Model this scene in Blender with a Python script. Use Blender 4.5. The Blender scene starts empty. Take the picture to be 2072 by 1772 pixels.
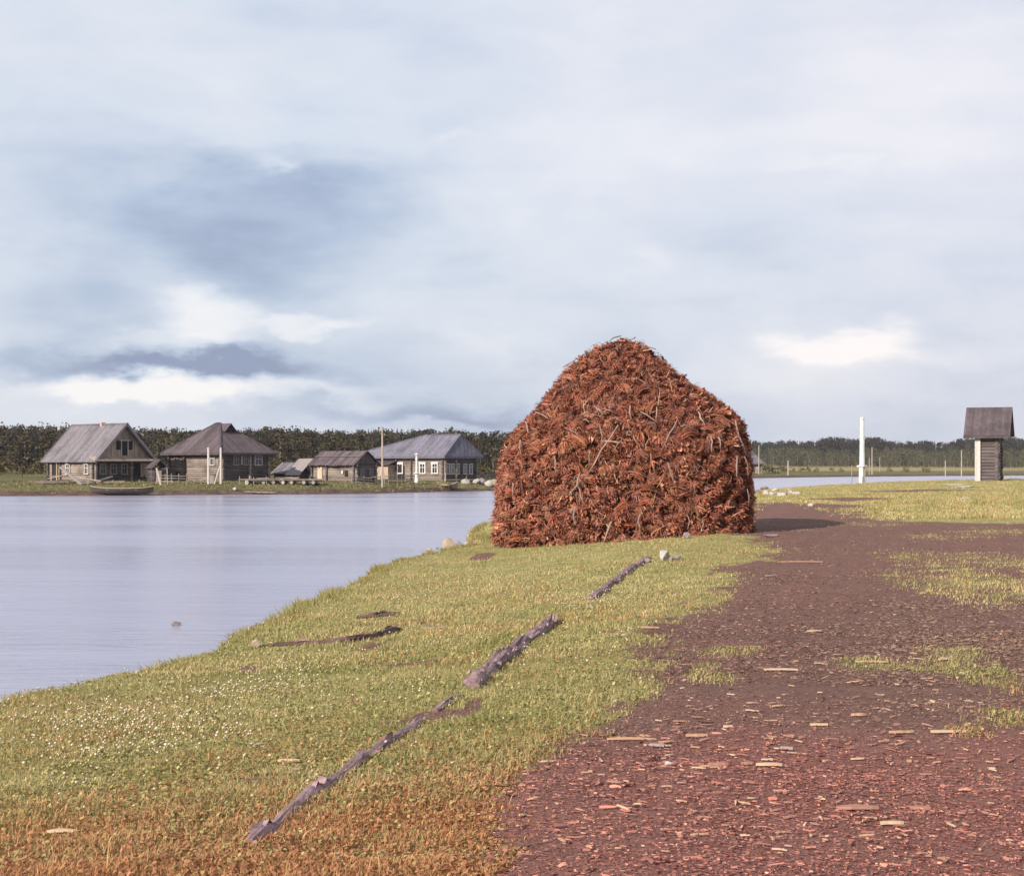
import bpy, bmesh, math, random
import numpy as np
from mathutils import Vector, Matrix, noise as mnoise

random.seed(7)
rng = np.random.default_rng(11)
scene = bpy.context.scene
COL = scene.collection
R = math.radians

# ------------------------------------------------------------------ camera geometry (photo coordinates, 2072 wide)
F, CX, HY, EYE = 3300.0, 1036.0, 945.0, 3.0
def P(px, d, z):
    return Vector(((px - CX) / F * d, d, z))
def zat(py, d):
    return EYE - (py - HY) * d / F

# ------------------------------------------------------------------ object helpers
def tag(o, label=None, cat=None, group=None, kind=None):
    if label: o['label'] = label
    if cat: o['category'] = cat
    if group: o['group'] = group
    if kind: o['kind'] = kind
    return o

def empty(name, loc=(0, 0, 0), rz=0.0):
    o = bpy.data.objects.new(name, None)
    o.empty_display_size = 0.3
    COL.objects.link(o)
    o.location = loc
    o.rotation_euler = (0, 0, rz)
    return o

def link_mesh(name, me, parent=None, loc=None):
    o = bpy.data.objects.new(name, me)
    COL.objects.link(o)
    if parent is not None: o.parent = parent
    if loc is not None: o.location = loc
    return o

class MB:
    """collects shapes, links them as one mesh object"""
    def __init__(s):
        s.v = []; s.f = []; s.c = []; s.mi = []
    def add(s, verts, faces, col=None, mi=0):
        b = len(s.v)
        s.v.extend([tuple(p) for p in verts])
        s.f.extend([tuple(b + i for i in f) for f in faces])
        s.mi.extend([mi] * len(faces))
        k = col if col is not None else 1.0
        if isinstance(k, (int, float)): k = (k, k, k)
        s.c.extend([k] * len(verts))
    def box(s, lo, hi, col=None, mi=0):
        x0, y0, z0 = lo; x1, y1, z1 = hi
        v = [(x0,y0,z0),(x1,y0,z0),(x1,y1,z0),(x0,y1,z0),(x0,y0,z1),(x1,y0,z1),(x1,y1,z1),(x0,y1,z1)]
        s.add(v, [(0,3,2,1),(4,5,6,7),(0,1,5,4),(1,2,6,5),(2,3,7,6),(3,0,4,7)], col, mi)
    def bar(s, p, q, w, h, col=None, up=(0, 0, 1), mi=0):
        p = Vector(p); q = Vector(q); d = (q - p).normalized()
        u = Vector(up)
        if abs(d.dot(u)) > 0.98: u = Vector((1, 0, 0))
        a = d.cross(u).normalized() * (w / 2); b = a.cross(d).normalized() * (h / 2)
        v = [p-a-b, p+a-b, p+a+b, p-a+b, q-a-b, q+a-b, q+a+b, q-a+b]
        s.add(v, [(0,1,2,3),(4,7,6,5),(0,4,5,1),(1,5,6,2),(2,6,7,3),(3,7,4,0)], col, mi)
    def tube(s, pts, rad, seg=6, col=None, cap=True, jit=0.0, mi=0):
        pts = [Vector(p) for p in pts]
        if isinstance(rad, (int, float)): rad = [rad] * len(pts)
        V = []; Fc = []; up = None
        for i, p in enumerate(pts):
            d = (pts[min(i+1, len(pts)-1)] - pts[max(i-1, 0)]).normalized()
            if up is None or abs(d.dot(up)) > 0.98:
                up = Vector((0, 0, 1)) if abs(d.z) < 0.95 else Vector((1, 0, 0))
            a = d.cross(up).normalized(); b = a.cross(d).normalized()
            for k in range(seg):
                t = 2 * math.pi * k / seg
                r = rad[i] * (1 + (random.uniform(-jit, jit) if jit else 0))
                V.append(p + a * math.cos(t) * r + b * math.sin(t) * r)
        for i in range(len(pts) - 1):
            for k in range(seg):
                k2 = (k + 1) % seg
                Fc.append((i*seg+k, i*seg+k2, (i+1)*seg+k2, (i+1)*seg+k))
        if cap:
            Fc.append(tuple(range(seg-1, -1, -1)))
            Fc.append(tuple((len(pts)-1)*seg + k for k in range(seg)))
        s.add(V, Fc, col, mi)
    def lathe(s, prof, seg=12, col=None, at=(0, 0, 0), mi=0):
        V = []; Fc = []
        for (r, z) in prof:
            for k in range(seg):
                t = 2 * math.pi * k / seg
                V.append((at[0] + r*math.cos(t), at[1] + r*math.sin(t), at[2] + z))
        for i in range(len(prof)-1):
            for k in range(seg):
                k2 = (k+1) % seg
                Fc.append((i*seg+k, i*seg+k2, (i+1)*seg+k2, (i+1)*seg+k))
        Fc.append(tuple(range(seg-1, -1, -1))); Fc.append(tuple((len(prof)-1)*seg+k for k in range(seg)))
        s.add(V, Fc, col, mi)
    def mesh(s, name, mats):
        me = bpy.data.meshes.new(name)
        me.from_pydata(s.v, [], s.f)
        at = me.attributes.new('col', 'FLOAT_COLOR', 'POINT')
        a = np.ones((len(s.v), 4), np.float32); a[:, :3] = np.array(s.c, np.float32).reshape(-1, 3)
        at.data.foreach_set('color', a.ravel())
        for m in (mats if isinstance(mats, (list, tuple)) else [mats]): me.materials.append(m)
        if any(s.mi): me.polygons.foreach_set('material_index', s.mi)
        me.update()
        return me
    def build(s, name, mats, parent=None, loc=None):
        return link_mesh(name, s.mesh(name, mats), parent, loc)

def np_mesh(name, V, T, C, mat, smooth=False):
    """V (n,3), T (m,3) triangles, C (n,3) colours"""
    me = bpy.data.meshes.new(name)
    n, m = len(V), len(T)
    me.vertices.add(n); me.vertices.foreach_set('co', np.ascontiguousarray(V, np.float32).ravel())
    me.loops.add(m * 3); me.loops.foreach_set('vertex_index', np.ascontiguousarray(T, np.int32).ravel())
    me.polygons.add(m); me.polygons.foreach_set('loop_start', np.arange(0, m * 3, 3, dtype=np.int32))
    if smooth: me.polygons.foreach_set('use_smooth', np.ones(m, bool))
    me.update(calc_edges=True)
    at = me.attributes.new('col', 'FLOAT_COLOR', 'POINT')
    a = np.ones((n, 4), np.float32); a[:, :3] = C
    at.data.foreach_set('color', a.ravel())
    me.materials.append(mat)
    return me

# ------------------------------------------------------------------ materials
def new_mat(name):
    m = bpy.data.materials.new(name); m.use_nodes = True
    nt = m.node_tree; bs = nt.nodes['Principled BSDF']
    return m, nt, bs
def nd(nt, kind, **kw):
    n = nt.nodes.new(kind)
    for k, v in kw.items():
        if k in n.inputs.keys() if isinstance(k, str) else False: n.inputs[k].default_value = v
        else: setattr(n, k, v)
    return n
def mixc(nt, fac, a, b, mode='MIX'):
    n = nt.nodes.new('ShaderNodeMix'); n.data_type = 'RGBA'; n.blend_type = mode
    for s, v in ((n.inputs[0], fac), (n.inputs[6], a), (n.inputs[7], b)):
        if hasattr(v, 'is_output'): nt.links.new(v, s)
        elif isinstance(v, (int, float)): s.default_value = v
        else: s.default_value = (*v, 1)
    return n.outputs[2]
def math_(nt, op, a, b=0.0, c=0.0, clamp=False):
    n = nt.nodes.new('ShaderNodeMath'); n.operation = op; n.use_clamp = clamp
    for s, v in zip(n.inputs, (a, b, c)):
        if hasattr(v, 'is_output'): nt.links.new(v, s)
        else: s.default_value = v
    return n.outputs[0]
def noise_(nt, vec, scale, detail=4, rough=0.55, dist=0.0, lac=2.0):
    n = nt.nodes.new('ShaderNodeTexNoise')
    n.inputs['Scale'].default_value = scale; n.inputs['Detail'].default_value = detail
    n.inputs['Roughness'].default_value = rough; n.inputs['Distortion'].default_value = dist
    if vec is not None: nt.links.new(vec, n.inputs['Vector'])
    return n.outputs['Fac']
def ramp(nt, fac, stops):
    n = nt.nodes.new('ShaderNodeValToRGB')
    e = n.color_ramp.elements
    while len(e) < len(stops): e.new(0.5)
    for i, (p, c) in enumerate(stops):
        e[i].position = p; e[i].color = (*c, 1) if len(c) == 3 else c
    nt.links.new(fac, n.inputs[0])
    return n.outputs[0]
def coords(nt, scale=(1, 1, 1), kind='Object'):
    tc = nt.nodes.new('ShaderNodeTexCoord'); mp = nt.nodes.new('ShaderNodeMapping')
    mp.inputs['Scale'].default_value = scale
    nt.links.new(tc.outputs[kind], mp.inputs['Vector'])
    return mp.outputs[0]
def bump(nt, bs, h, strength=0.5, dist=0.02):
    b = nt.nodes.new('ShaderNodeBump'); b.inputs['Strength'].default_value = strength
    b.inputs['Distance'].default_value = dist
    nt.links.new(h, b.inputs['Height']); nt.links.new(b.outputs[0], bs.inputs['Normal'])

def wood_mat(name, c0, c1, scale=(2, 2, 18), rough=0.85, use_col=True, blotch=0.35):
    """weathered timber: streaks along the boards, blotches of wear, a tint per board"""
    m, nt, bs = new_mat(name)
    v = coords(nt, scale)
    n1 = noise_(nt, v, 1.0, 6, 0.65)
    col = mixc(nt, ramp(nt, n1, [(0.3, (0, 0, 0)), (0.7, (1, 1, 1))]), c0, c1)
    n2 = noise_(nt, coords(nt), 0.55, 5, 0.6)
    dark = tuple(x * 0.55 for x in c0)
    col = mixc(nt, math_(nt, 'MULTIPLY', ramp(nt, n2, [(0.48, (0, 0, 0)), (0.72, (1, 1, 1))]), blotch * 2), col, dark)
    if use_col:
        a = nt.nodes.new('ShaderNodeAttribute'); a.attribute_name = 'col'
        col = mixc(nt, 1.0, col, a.outputs['Color'], 'MULTIPLY')
    nt.links.new(col, bs.inputs['Base Color'])
    bs.inputs['Roughness'].default_value = rough
    bs.inputs['Specular IOR Level'].default_value = 0.25
    bump(nt, bs, n1, 0.5, 0.03)
    return m

def plain_mat(name, c, rough=0.7, var=0.25, scale=6.0, spec=0.3, bumpd=0.01):
    m, nt, bs = new_mat(name)
    n1 = noise_(nt, coords(nt), scale, 5, 0.6)
    lo = tuple(x * (1 - var) for x in c); hi = tuple(min(1, x * (1 + var)) for x in c)
    nt.links.new(mixc(nt, ramp(nt, n1, [(0.3, (0, 0, 0)), (0.7, (1, 1, 1))]), lo, hi), bs.inputs['Base Color'])
    bs.inputs['Roughness'].default_value = rough
    bs.inputs['Specular IOR Level'].default_value = spec
    if bumpd: bump(nt, bs, n1, 0.6, bumpd)
    return m

def attr_mat(name, rough=0.8, trans=0.0, spec=0.2, var=0.0, scale=30):
    """base colour straight from the mesh's own colour per blade / strip / chip"""
    m, nt, bs = new_mat(name)
    a = nt.nodes.new('ShaderNodeAttribute'); a.attribute_name = 'col'
    c = a.outputs['Color']
    if var:
        n1 = noise_(nt, coords(nt), scale, 3)
        c = mixc(nt, 1.0, c, ramp(nt, n1, [(0.25, (1-var,)*3), (0.75, (1+var,)*3)]), 'MULTIPLY')
    nt.links.new(c, bs.inputs['Base Color'])
    bs.inputs['Roughness'].default_value = rough
    bs.inputs['Specular IOR Level'].default_value = spec
    if trans:
        out = nt.nodes['Material Output']
        t = nt.nodes.new('ShaderNodeBsdfTranslucent'); nt.links.new(c, t.inputs['Color'])
        mx = nt.nodes.new('ShaderNodeMixShader'); mx.inputs[0].default_value = trans
        nt.links.new(bs.outputs[0], mx.inputs[1]); nt.links.new(t.outputs[0], mx.inputs[2])
        nt.links.new(mx.outputs[0], out.inputs['Surface'])
    return m

M = {}
M['log_grey']  = wood_mat('weathered_log_wood', (0.14, 0.114, 0.102), (0.31, 0.255, 0.215), (0.6, 0.6, 9))
M['log_dark_and_shade']  = wood_mat('dark_and_shaded_log_wood', (0.062, 0.050, 0.053), (0.15, 0.122, 0.12), (0.6, 0.6, 9))  # dark timber; on right-hand house fronts it paints in their shade
M['board']     = wood_mat('pale_board_wood', (0.25, 0.19, 0.15), (0.46, 0.36, 0.28), (5, 5, 0.6))
M['roof_grey'] = wood_mat('grey_plank_roof', (0.12, 0.108, 0.12), (0.20, 0.18, 0.20), (3, 3, 3))
M['roof_blue'] = wood_mat('blue_grey_plank_roof', (0.105, 0.10, 0.13), (0.18, 0.172, 0.215), (3, 3, 3))
M['roof_dark'] = wood_mat('dark_plank_roof', (0.065, 0.05, 0.056), (0.115, 0.09, 0.098), (3, 3, 3))
M['white']     = plain_mat('white_paint', (0.52, 0.51, 0.50), 0.75, 0.2, 2.2)
M['trim']      = plain_mat('weathered_trim_paint', (0.42, 0.39, 0.37), 0.7, 0.15, 5)
M['trim_dull'] = plain_mat('dull_trim_wood', (0.22, 0.19, 0.19), 0.8, 0.2, 5)
M['yellowed']  = plain_mat('yellowed_board', (0.30, 0.24, 0.14), 0.8, 0.25, 4)
M['dark']      = plain_mat('dark_opening', (0.018, 0.015, 0.018), 0.9, 0.2, 4)
M['glass'], _nt, _b = new_mat('window_glass')
_b.inputs['Base Color'].default_value = (0.02, 0.022, 0.03, 1); _b.inputs['Roughness'].default_value = 0.12
_b.inputs['Specular IOR Level'].default_value = 0.5
M['pole_wood'] = wood_mat('pole_wood', (0.24, 0.2, 0.17), (0.4, 0.34, 0.29), (6, 6, 0.8))
M['rail']      = wood_mat('rail_wood', (0.16, 0.13, 0.115), (0.32, 0.27, 0.23), (2, 2, 2))
M['brick']     = plain_mat('chimney_brick', (0.42, 0.25, 0.2), 0.9, 0.25, 8)
M['stone']     = plain_mat('pale_stone', (0.36, 0.33, 0.31), 0.9, 0.25, 5, bumpd=0.03)
M['stone_mauve'] = plain_mat('mauve_stone', (0.19, 0.16, 0.165), 0.9, 0.25, 7, bumpd=0.03)
M['stone_tan'] = plain_mat('tan_stone', (0.30, 0.235, 0.17), 0.9, 0.2, 3, bumpd=0.03)
M['strip']     = attr_mat('bark_strip', 0.85, 0.0, 0.15, 0.3, 25)
M['grass']     = attr_mat('grass_blade', 0.7, 0.25, 0.2)
M['flower']    = attr_mat('clover_flower', 0.8, 0.1, 0.2)
M['chip']      = attr_mat('bark_chip', 0.85, 0.0, 0.15)
M['leaf']      = attr_mat('foliage', 0.75, 0.15, 0.15)
# ------------------------------------------------------------------ near bank: outline, heights, path
def px_ground(px, py, z):
    d = F * (EYE - z) / (py - HY)
    return ((px - CX) / F * d, d)

ZE = 1.15                                   # height of the grassy lip above the river
EDGE = [(-9.0, -14.0), (-7.2, -2.0), (-5.8, 6.0)]
for p in [(-60, 1440), (0, 1424), (100, 1400), (240, 1364), (350, 1337), (430, 1317), (468, 1300), (484, 1282),
          (520, 1262), (560, 1249), (620, 1221), (700, 1186), (752, 1167), (776, 1149), (806, 1133), (862, 1122), (905, 1113)]:
    EDGE.append(px_ground(p[0], p[1], ZE))
EDGE += [(-1.0, 39.6), (-0.35, 40.6), (-0.30, 41.6), (-0.75, 42.6), (-0.95, 44.0), (-0.7, 46.5), (0.2, 52), (3.5, 72), (9.5, 98),
         (19.4, 131), (31, 155), (52, 172), (85, 182), (150, 190), (320, 196)]
POLY_LAND = EDGE + [(320, -30), (-9, -30)]

def seg_dist(x, y, pts, closed=False):
    d = np.full(x.shape, 1e9)
    n = len(pts)
    for i in range(n if closed else n - 1):
        x0, y0 = pts[i]; x1, y1 = pts[(i + 1) % n]
        dx, dy = x1 - x0, y1 - y0
        t = np.clip(((x - x0) * dx + (y - y0) * dy) / (dx * dx + dy * dy + 1e-12), 0, 1)
        d = np.minimum(d, (x - x0 - t * dx) ** 2 + (y - y0 - t * dy) ** 2)
    return np.sqrt(d)
def inside(x, y, pts):
    r = np.zeros(x.shape, bool); n = len(pts)
    for i in range(n):
        x0, y0 = pts[i]; x1, y1 = pts[(i + 1) % n]
        c = (y0 > y) != (y1 > y)
        r ^= c & (x < (x1 - x0) * (y - y0) / (y1 - y0 + 1e-12) + x0)
    return r
def wob(x, y, k, ph=0.0):
    """cheap smooth noise, about -1..1"""
    return (np.sin(x * k + 1.7 * np.sin(y * k * 0.83 + ph)) * np.cos(y * k * 1.13 + 1.3 * np.sin(x * k * 0.71 - ph))
            + 0.5 * np.sin(x * k * 2.3 + y * k * 1.9 + ph * 2) * np.cos(y * k * 2.9 - x * k * 1.3 + ph)) / 1.5
def sst(a, b, t):
    t = np.clip((t - a) / (b - a), 0, 1)
    return t * t * (3 - 2 * t)
LOGLINE = [px_ground(*p) for p in [(470, 1720, 1.3), (700, 1570, 1.3), (860, 1455, 1.33), (960, 1395, 1.35), (1060, 1305, 1.38), (1120, 1258, 1.4), (1250, 1172, 1.45), (1310, 1130, 1.46)]]
def land_s(x, y):
    s = seg_dist(x, y, EDGE)
    s = np.where(inside(x, y, POLY_LAND), s, -s)
    return s + 0.10 * wob(x, y, 2.6) * np.clip(y / 14, .4, 3) + 0.05 * wob(x, y, 7.0, 2.0)
def height(x, y):
    x = np.asarray(x, float); y = np.asarray(y, float)
    s = land_s(x, y)
    sp = np.maximum(s, 0)
    z = ZE + 0.38 * sst(0, 6.5, sp) + 0.10 * sst(5, 16, sp)
    z = z + (-0.10 + 0.22 * sst(20, 48, x)) * sst(50, 130, y)
    z = z + 0.12 * sst(44, 60, y) * sst(3, 9, x)
    z = z + 0.035 * wob(x, y, 0.9) + 0.018 * wob(x, y, 2.7, 1.0)
    z = z + 0.40 * np.exp(-((x + 0.1) / 0.9) ** 2 - ((y - 44.6) / np.where(y < 44.6, 1.0, 2.0)) ** 2)
    far = sst(35, 80, y)
    z = z + far * 0.06 * wob(x, y, 0.35, 3.0)
    lip = np.where(s < 0, np.maximum(s * (1.9 + 0.7 * wob(x, y, 1.8, 4.0)), -2.2), 0.0)
    # furrow of bare soil washed out below the turf
    fur = np.minimum(seg_dist(x, y, FURROW), 9)
    z = z - 0.12 * np.exp(-(fur / 0.17) ** 2)
    return z + lip
FURROW = [px_ground(*p) for p in [(522, 1308, 1.25), (600, 1304, 1.27), (700, 1300, 1.29), (815, 1278, 1.32)]]
def H(x, y):
    return float(height(np.array([x]), np.array([y]))[0])
def G(px, py):
    """the point of the near bank seen at a photo pixel"""
    z = 1.4
    for _ in range(25):
        x, y = px_ground(px, py, z)
        z = 0.5 * z + 0.5 * H(x, y)
    return Vector((x, y, H(x, y)))

PATH_PX = [(985, 1840), (1000, 1772), (1003, 1700), (1010, 1645), (985, 1612), (1055, 1565), (1085, 1530), (1130, 1500), (1190, 1465), (1240, 1440), (1285, 1402),
           (1312, 1370), (1330, 1330), (1305, 1300), (1298, 1272), (1345, 1250), (1420, 1236), (1418, 1215), (1462, 1190), (1470, 1166), (1436, 1152),
           (1545, 1136), (1548, 1114), (1505, 1092), (1450, 1078), (1440, 1060), (1470, 1045), (1520, 1030), (1580, 1024), (1650, 1028), (1690, 1037), (1750, 1052), (1850, 1062), (2000, 1066), (2300, 1072)]
PATH = [tuple(px_ground(p[0], p[1], 1.5)) for p in PATH_PX] + [(30, 2), (30, -8), (0.5, -8), (-0.1, 3)]
TURF = [(1470, 1320, 75, 13), (1440, 1380, 55, 16), (1760, 1352, 66, 13), (1860, 1358, 90, 14), (1935, 1335, 60, 30), (1985, 1380, 80, 26), (1935, 1200, 92, 40),
        (1960, 1145, 120, 24), (2060, 1200, 90, 60), (1900, 1095, 80, 8), (2040, 1470, 90, 22), (1590, 1078, 60, 3), (1750, 1066, 120, 5), (2020, 1085, 90, 9),
        (1960, 1500, 36, 14), (1430, 1352, 40, 8)]
def _ell(t):
    px, py, rx, ry = t
    c = px_ground(px, py, 1.5); a = px_ground(px + rx, py, 1.5); n = px_ground(px, py + ry, 1.5); f_ = px_ground(px, py - ry, 1.5)
    return c[0], (n[1] + f_[1]) / 2, a[0] - c[0], (f_[1] - n[1]) / 2
TURF_W = [_ell(t) for t in TURF]
SOIL = [(900, 1412, 70, 13), (860, 1420, 120, 9), (960, 1400, 25, 14), (770, 1246, 48, 5), (980, 1094, 30, 9), (960, 1330, 16, 4), (840, 1290, 90, 6), (502, 1284, 30, 9), (428, 1326, 22, 4), (700, 1236, 40, 3), (1230, 1262, 24, 4), (660, 1440, 60, 5), (520, 1530, 70, 6)]
SOIL_W = [_ell(t) for t in SOIL]
BROWN = [(1720, 1020, 90, 5), (1850, 1000, 160, 3), (1700, 1035, 60, 5), (1600, 1040, 60, 14)]
BROWN_W = [_ell(t) for t in BROWN]
def bare(x, y, tk=.82):
    """1 on trodden bark litter, 0 in turf"""
    s = seg_dist(x, y, PATH, True)
    s = np.where(inside(x, y, PATH), s, -s)
    k = np.clip(y / 14, 0.5, 6)
    n = 0.20 * wob(x, y, 3.1 / np.sqrt(k), 1.0) + 0.20 * wob(x, y, 9.0 / np.sqrt(k), 3.0) + 0.16 * wob(x, y, 23.0 / np.sqrt(k), 4.0)
    m = sst(-0.42, 0.40, s / k + n)
    for cx, cy, rx, ry in TURF_W:
        q = np.sqrt(((x - cx) / rx) ** 2 + ((y - cy) / ry) ** 2) + 0.45 * wob(x, y, 5.0 / np.sqrt(k), 5.0) + 0.25 * wob(x, y, 17.0 / np.sqrt(k), 6.0)
        m = m * (1 - tk * sst(1.45, 0.35, q))
    for cx, cy, rx, ry in SOIL_W + BROWN_W:
        q = np.sqrt(((x - cx) / rx) ** 2 + ((y - cy) / ry) ** 2) + 0.3 * wob(x, y, 5.0 / np.sqrt(k), 7.0)
        m = np.maximum(m, 0.85 * sst(1.2, 0.6, q))
    m = np.maximum(m, 0.95 * np.exp(-(seg_dist(x, y, FURROW) / 0.20) ** 2))
    return np.clip(m, 0, 1)
def dry(x, y):
    """1 where the turf is scorched and straw coloured (the trampled ground nearest the camera)"""
    t = sst(10.9, 6.2, y - 0.30 * x + 0.9 * wob(x, y, 1.1, 2.0))
    return np.clip(t + 0.22 * wob(x, y, 0.8, 6.0) + 0.1 * wob(x, y, 2.4), 0, 1)

# near bank sheet: rows get closer together towards the viewer's feet
rows = np.concatenate([np.linspace(-12, 4, 24, endpoint=False), 4 * (215 / 4.0) ** np.linspace(0, 1, 620)])
us = np.linspace(-0.50, 0.75, 470)
X = us[None, :] * (rows[:, None] + 12.5); Y = np.repeat(rows[:, None], len(us), 1)
Z = height(X, Y)
nr, nc = X.shape
idx = np.arange(nr * nc).reshape(nr, nc)
q = np.stack([idx[:-1, :-1], idx[:-1, 1:], idx[1:, 1:], idx[1:, :-1]], -1).reshape(-1, 4)
q = q[Z.ravel()[q].max(1) > -0.7]
BM = bare(X, Y, .38); DR = dry(X, Y)
LIPM = sst(0.05, -0.25, land_s(X, Y))
T = np.concatenate([q[:, [0, 1, 2]], q[:, [0, 2, 3]]])
used = np.unique(T); remap = np.full(nr * nc, -1); remap[used] = np.arange(len(used))
V = np.stack([X, Y, Z], -1).reshape(-1, 3)[used]
C = np.stack([BM, DR, LIPM], -1).reshape(-1, 3)[used]; T = remap[T]

gm, nt, bs = new_mat('river_bank_ground')
a = nt.nodes.new('ShaderNodeAttribute'); a.attribute_name = 'col'
sp = nt.nodes.new('ShaderNodeSeparateColor'); nt.links.new(a.outputs['Color'], sp.inputs[0])
oc = coords(nt)
n_f = noise_(nt, oc, 22, 6, 0.7); n_m = noise_(nt, oc, 3.0, 5, 0.6); n_l = noise_(nt, oc, 0.35, 4)
soil = mixc(nt, ramp(nt, n_f, [(0.32, (0, 0, 0)), (0.68, (1, 1, 1))]), (0.112, 0.063, 0.052), (0.182, 0.104, 0.084))
soil = mixc(nt, math_(nt, 'MULTIPLY', sp.outputs[1], 0.7), soil, (0.24, 0.105, 0.088))
soil = mixc(nt, ramp(nt, n_m, [(0.40, (0, 0, 0)), (0.75, (0.6, 0.6, 0.6))]), soil, (0.19, 0.105, 0.085))
turf = mixc(nt, ramp(nt, n_m, [(0.35, (0, 0, 0)), (0.7, (1, 1, 1))]), (0.21, 0.185, 0.07), (0.33, 0.29, 0.12))
turf = mixc(nt, sp.outputs[1], turf, mixc(nt, n_m, (0.20, 0.10, 0.045), (0.32, 0.17, 0.075)))
fac = ramp(nt, math_(nt, 'ADD', sp.outputs[0], math_(nt, 'MULTIPLY', math_(nt, 'SUBTRACT', math_(nt, 'ADD', math_(nt, 'MULTIPLY', n_f, .5), math_(nt, 'MULTIPLY', n_m, .5)), 0.5), 1.5)), [(0.34, (0, 0, 0)), (0.66, (1, 1, 1))])
col = mixc(nt, fac, turf, soil)
col = mixc(nt, sp.outputs[2], col, mixc(nt, n_m, (0.10, 0.055, 0.045), (0.24, 0.14, 0.11)))
nt.links.new(col, bs.inputs['Base Color']); bs.inputs['Roughness'].default_value = 0.95
bs.inputs['Specular IOR Level'].default_value = 0.1
bump(nt, bs, n_f, 0.9, 0.03)
land = link_mesh('river_bank', np_mesh('river_bank', V, T, C, gm, True))
tag(land, 'near grassy river bank with a trodden brown path', 'river bank', kind='structure')

# ------------------------------------------------------------------ far bank
SHORE = [(-900, 130), (-300, 150), (-120, 162), (-54, 169.5), (-48.6, 170.5), (-38.8, 174), (-31.4, 177), (-23.8, 180), (-16, 185), (-10.9, 194), (-7.1, 201), (-2.2, 207), (8, 228), (22, 290), (45, 380), (64, 440), (100, 500), (144, 552), (260, 640), (500, 760), (1400, 1000)]
FARPOLY = SHORE + [(1400, 3000), (-900, 3000)]
def far_s(x, y):
    s = seg_dist(x, y, SHORE)
    s = np.where(inside(x, y, FARPOLY), s, -s)
    return s + 0.55 * wob(x, y, 0.55) + 0.35 * wob(x, y, 1.7, 2.0)
def fheight(x, y):
    x = np.asarray(x, float); y = np.asarray(y, float)
    s = far_s(x, y)
    xs = [-30, -3, 0, 0.5, 1.6, 5, 11, 25, 60, 200, 420, 900, 2500]
    left = np.interp(s, xs, [-2, -0.6, 0.0, 0.26, 0.56, 0.92, 1.28, 1.52, 2.0, 3.6, 9.0, 12, 14])
    right = np.interp(s, xs, [-2, -0.6, 0.0, 0.35, 0.6, 0.75, 0.9, 1.05, 1.5, 3.1, 4.2, 6, 8])
    z = left + (right - left) * sst(10, 70, x)
    return z + np.where(s > 0, 0.07 * wob(x, y, 0.5, 1.0) + 0.04 * wob(x, y, 1.3, 3.0), 0) * np.clip(s / 3, 0, 1)
def FH(x, y):
    return float(fheight(np.array([x]), np.array([y]))[0])
def FP(px, d):
    x = (px - CX) / F * d
    return Vector((x, d, FH(x, d)))
ds = np.concatenate([np.linspace(152, 260, 200, endpoint=False), np.linspace(260, 620, 150, endpoint=False), 620 * (2400 / 620.) ** np.linspace(0, 1, 50)])
us = np.linspace(-0.50, 0.62, 420)
X = us[None, :] * ds[:, None]; Y = np.repeat(ds[:, None], len(us), 1); Z = fheight(X, Y)
nr, nc = X.shape; idx = np.arange(nr * nc).reshape(nr, nc)
q = np.stack([idx[:-1, :-1], idx[:-1, 1:], idx[1:, 1:], idx[1:, :-1]], -1).reshape(-1, 4)
q = q[Z.ravel()[q].max(1) > -0.9]
T = np.concatenate([q[:, [0, 1, 2]], q[:, [0, 2, 3]]])
S_ = far_s(X, Y)
er = np.clip(sst(-0.6, 0.2, S_) * sst(2.2, 0.9, S_ + 1.0 * wob(X, Y, 0.23, 2.0)), 0, 1)
md = sst(30, 90, X) * sst(40, 90, S_)
V = np.stack([X, Y, Z], -1).reshape(-1, 3); C = np.stack([er, md, 0 * er], -1).reshape(-1, 3)
fm, nt, bs = new_mat('far_bank_ground')
a = nt.nodes.new('ShaderNodeAttribute'); a.attribute_name = 'col'
sp = nt.nodes.new('ShaderNodeSeparateColor'); nt.links.new(a.outputs['Color'], sp.inputs[0])
oc = coords(nt)
n_f = noise_(nt, oc, 1.3, 6, 0.7); n_l = noise_(nt, oc, 0.12, 5)
tf = mixc(nt, ramp(nt, n_f, [(0.3, (0, 0, 0)), (0.7, (1, 1, 1))]), (0.060, 0.062, 0.028), (0.125, 0.120, 0.050))
tf = mixc(nt, ramp(nt, n_l, [(0.4, (0, 0, 0)), (0.7, (0.7, 0.7, 0.7))]), tf, (0.17, 0.145, 0.06))
tf = mixc(nt, sp.outputs[1], tf, mixc(nt, n_l, (0.22, 0.19, 0.075), (0.30, 0.225, 0.10)))
so = mixc(nt, ramp(nt, n_f, [(0.3, (0, 0, 0)), (0.7, (1, 1, 1))]), (0.045, 0.030, 0.028), (0.135, 0.088, 0.070))
fc = ramp(nt, math_(nt, 'ADD', sp.outputs[0], math_(nt, 'MULTIPLY', math_(nt, 'SUBTRACT', n_f, 0.5), 1.0)), [(0.4, (0, 0, 0)), (0.6, (1, 1, 1))])
nt.links.new(mixc(nt, fc, tf, so), bs.inputs['Base Color'])
bs.inputs['Roughness'].default_value = 0.95; bs.inputs['Specular IOR Level'].default_value = 0.1
bump(nt, bs, n_f, 0.8, 0.15)
farland = link_mesh('far_bank', np_mesh('far_bank', V, T, C, fm, True))
tag(farland, 'low grassy bank and meadows across the river', 'river bank', kind='structure')

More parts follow.
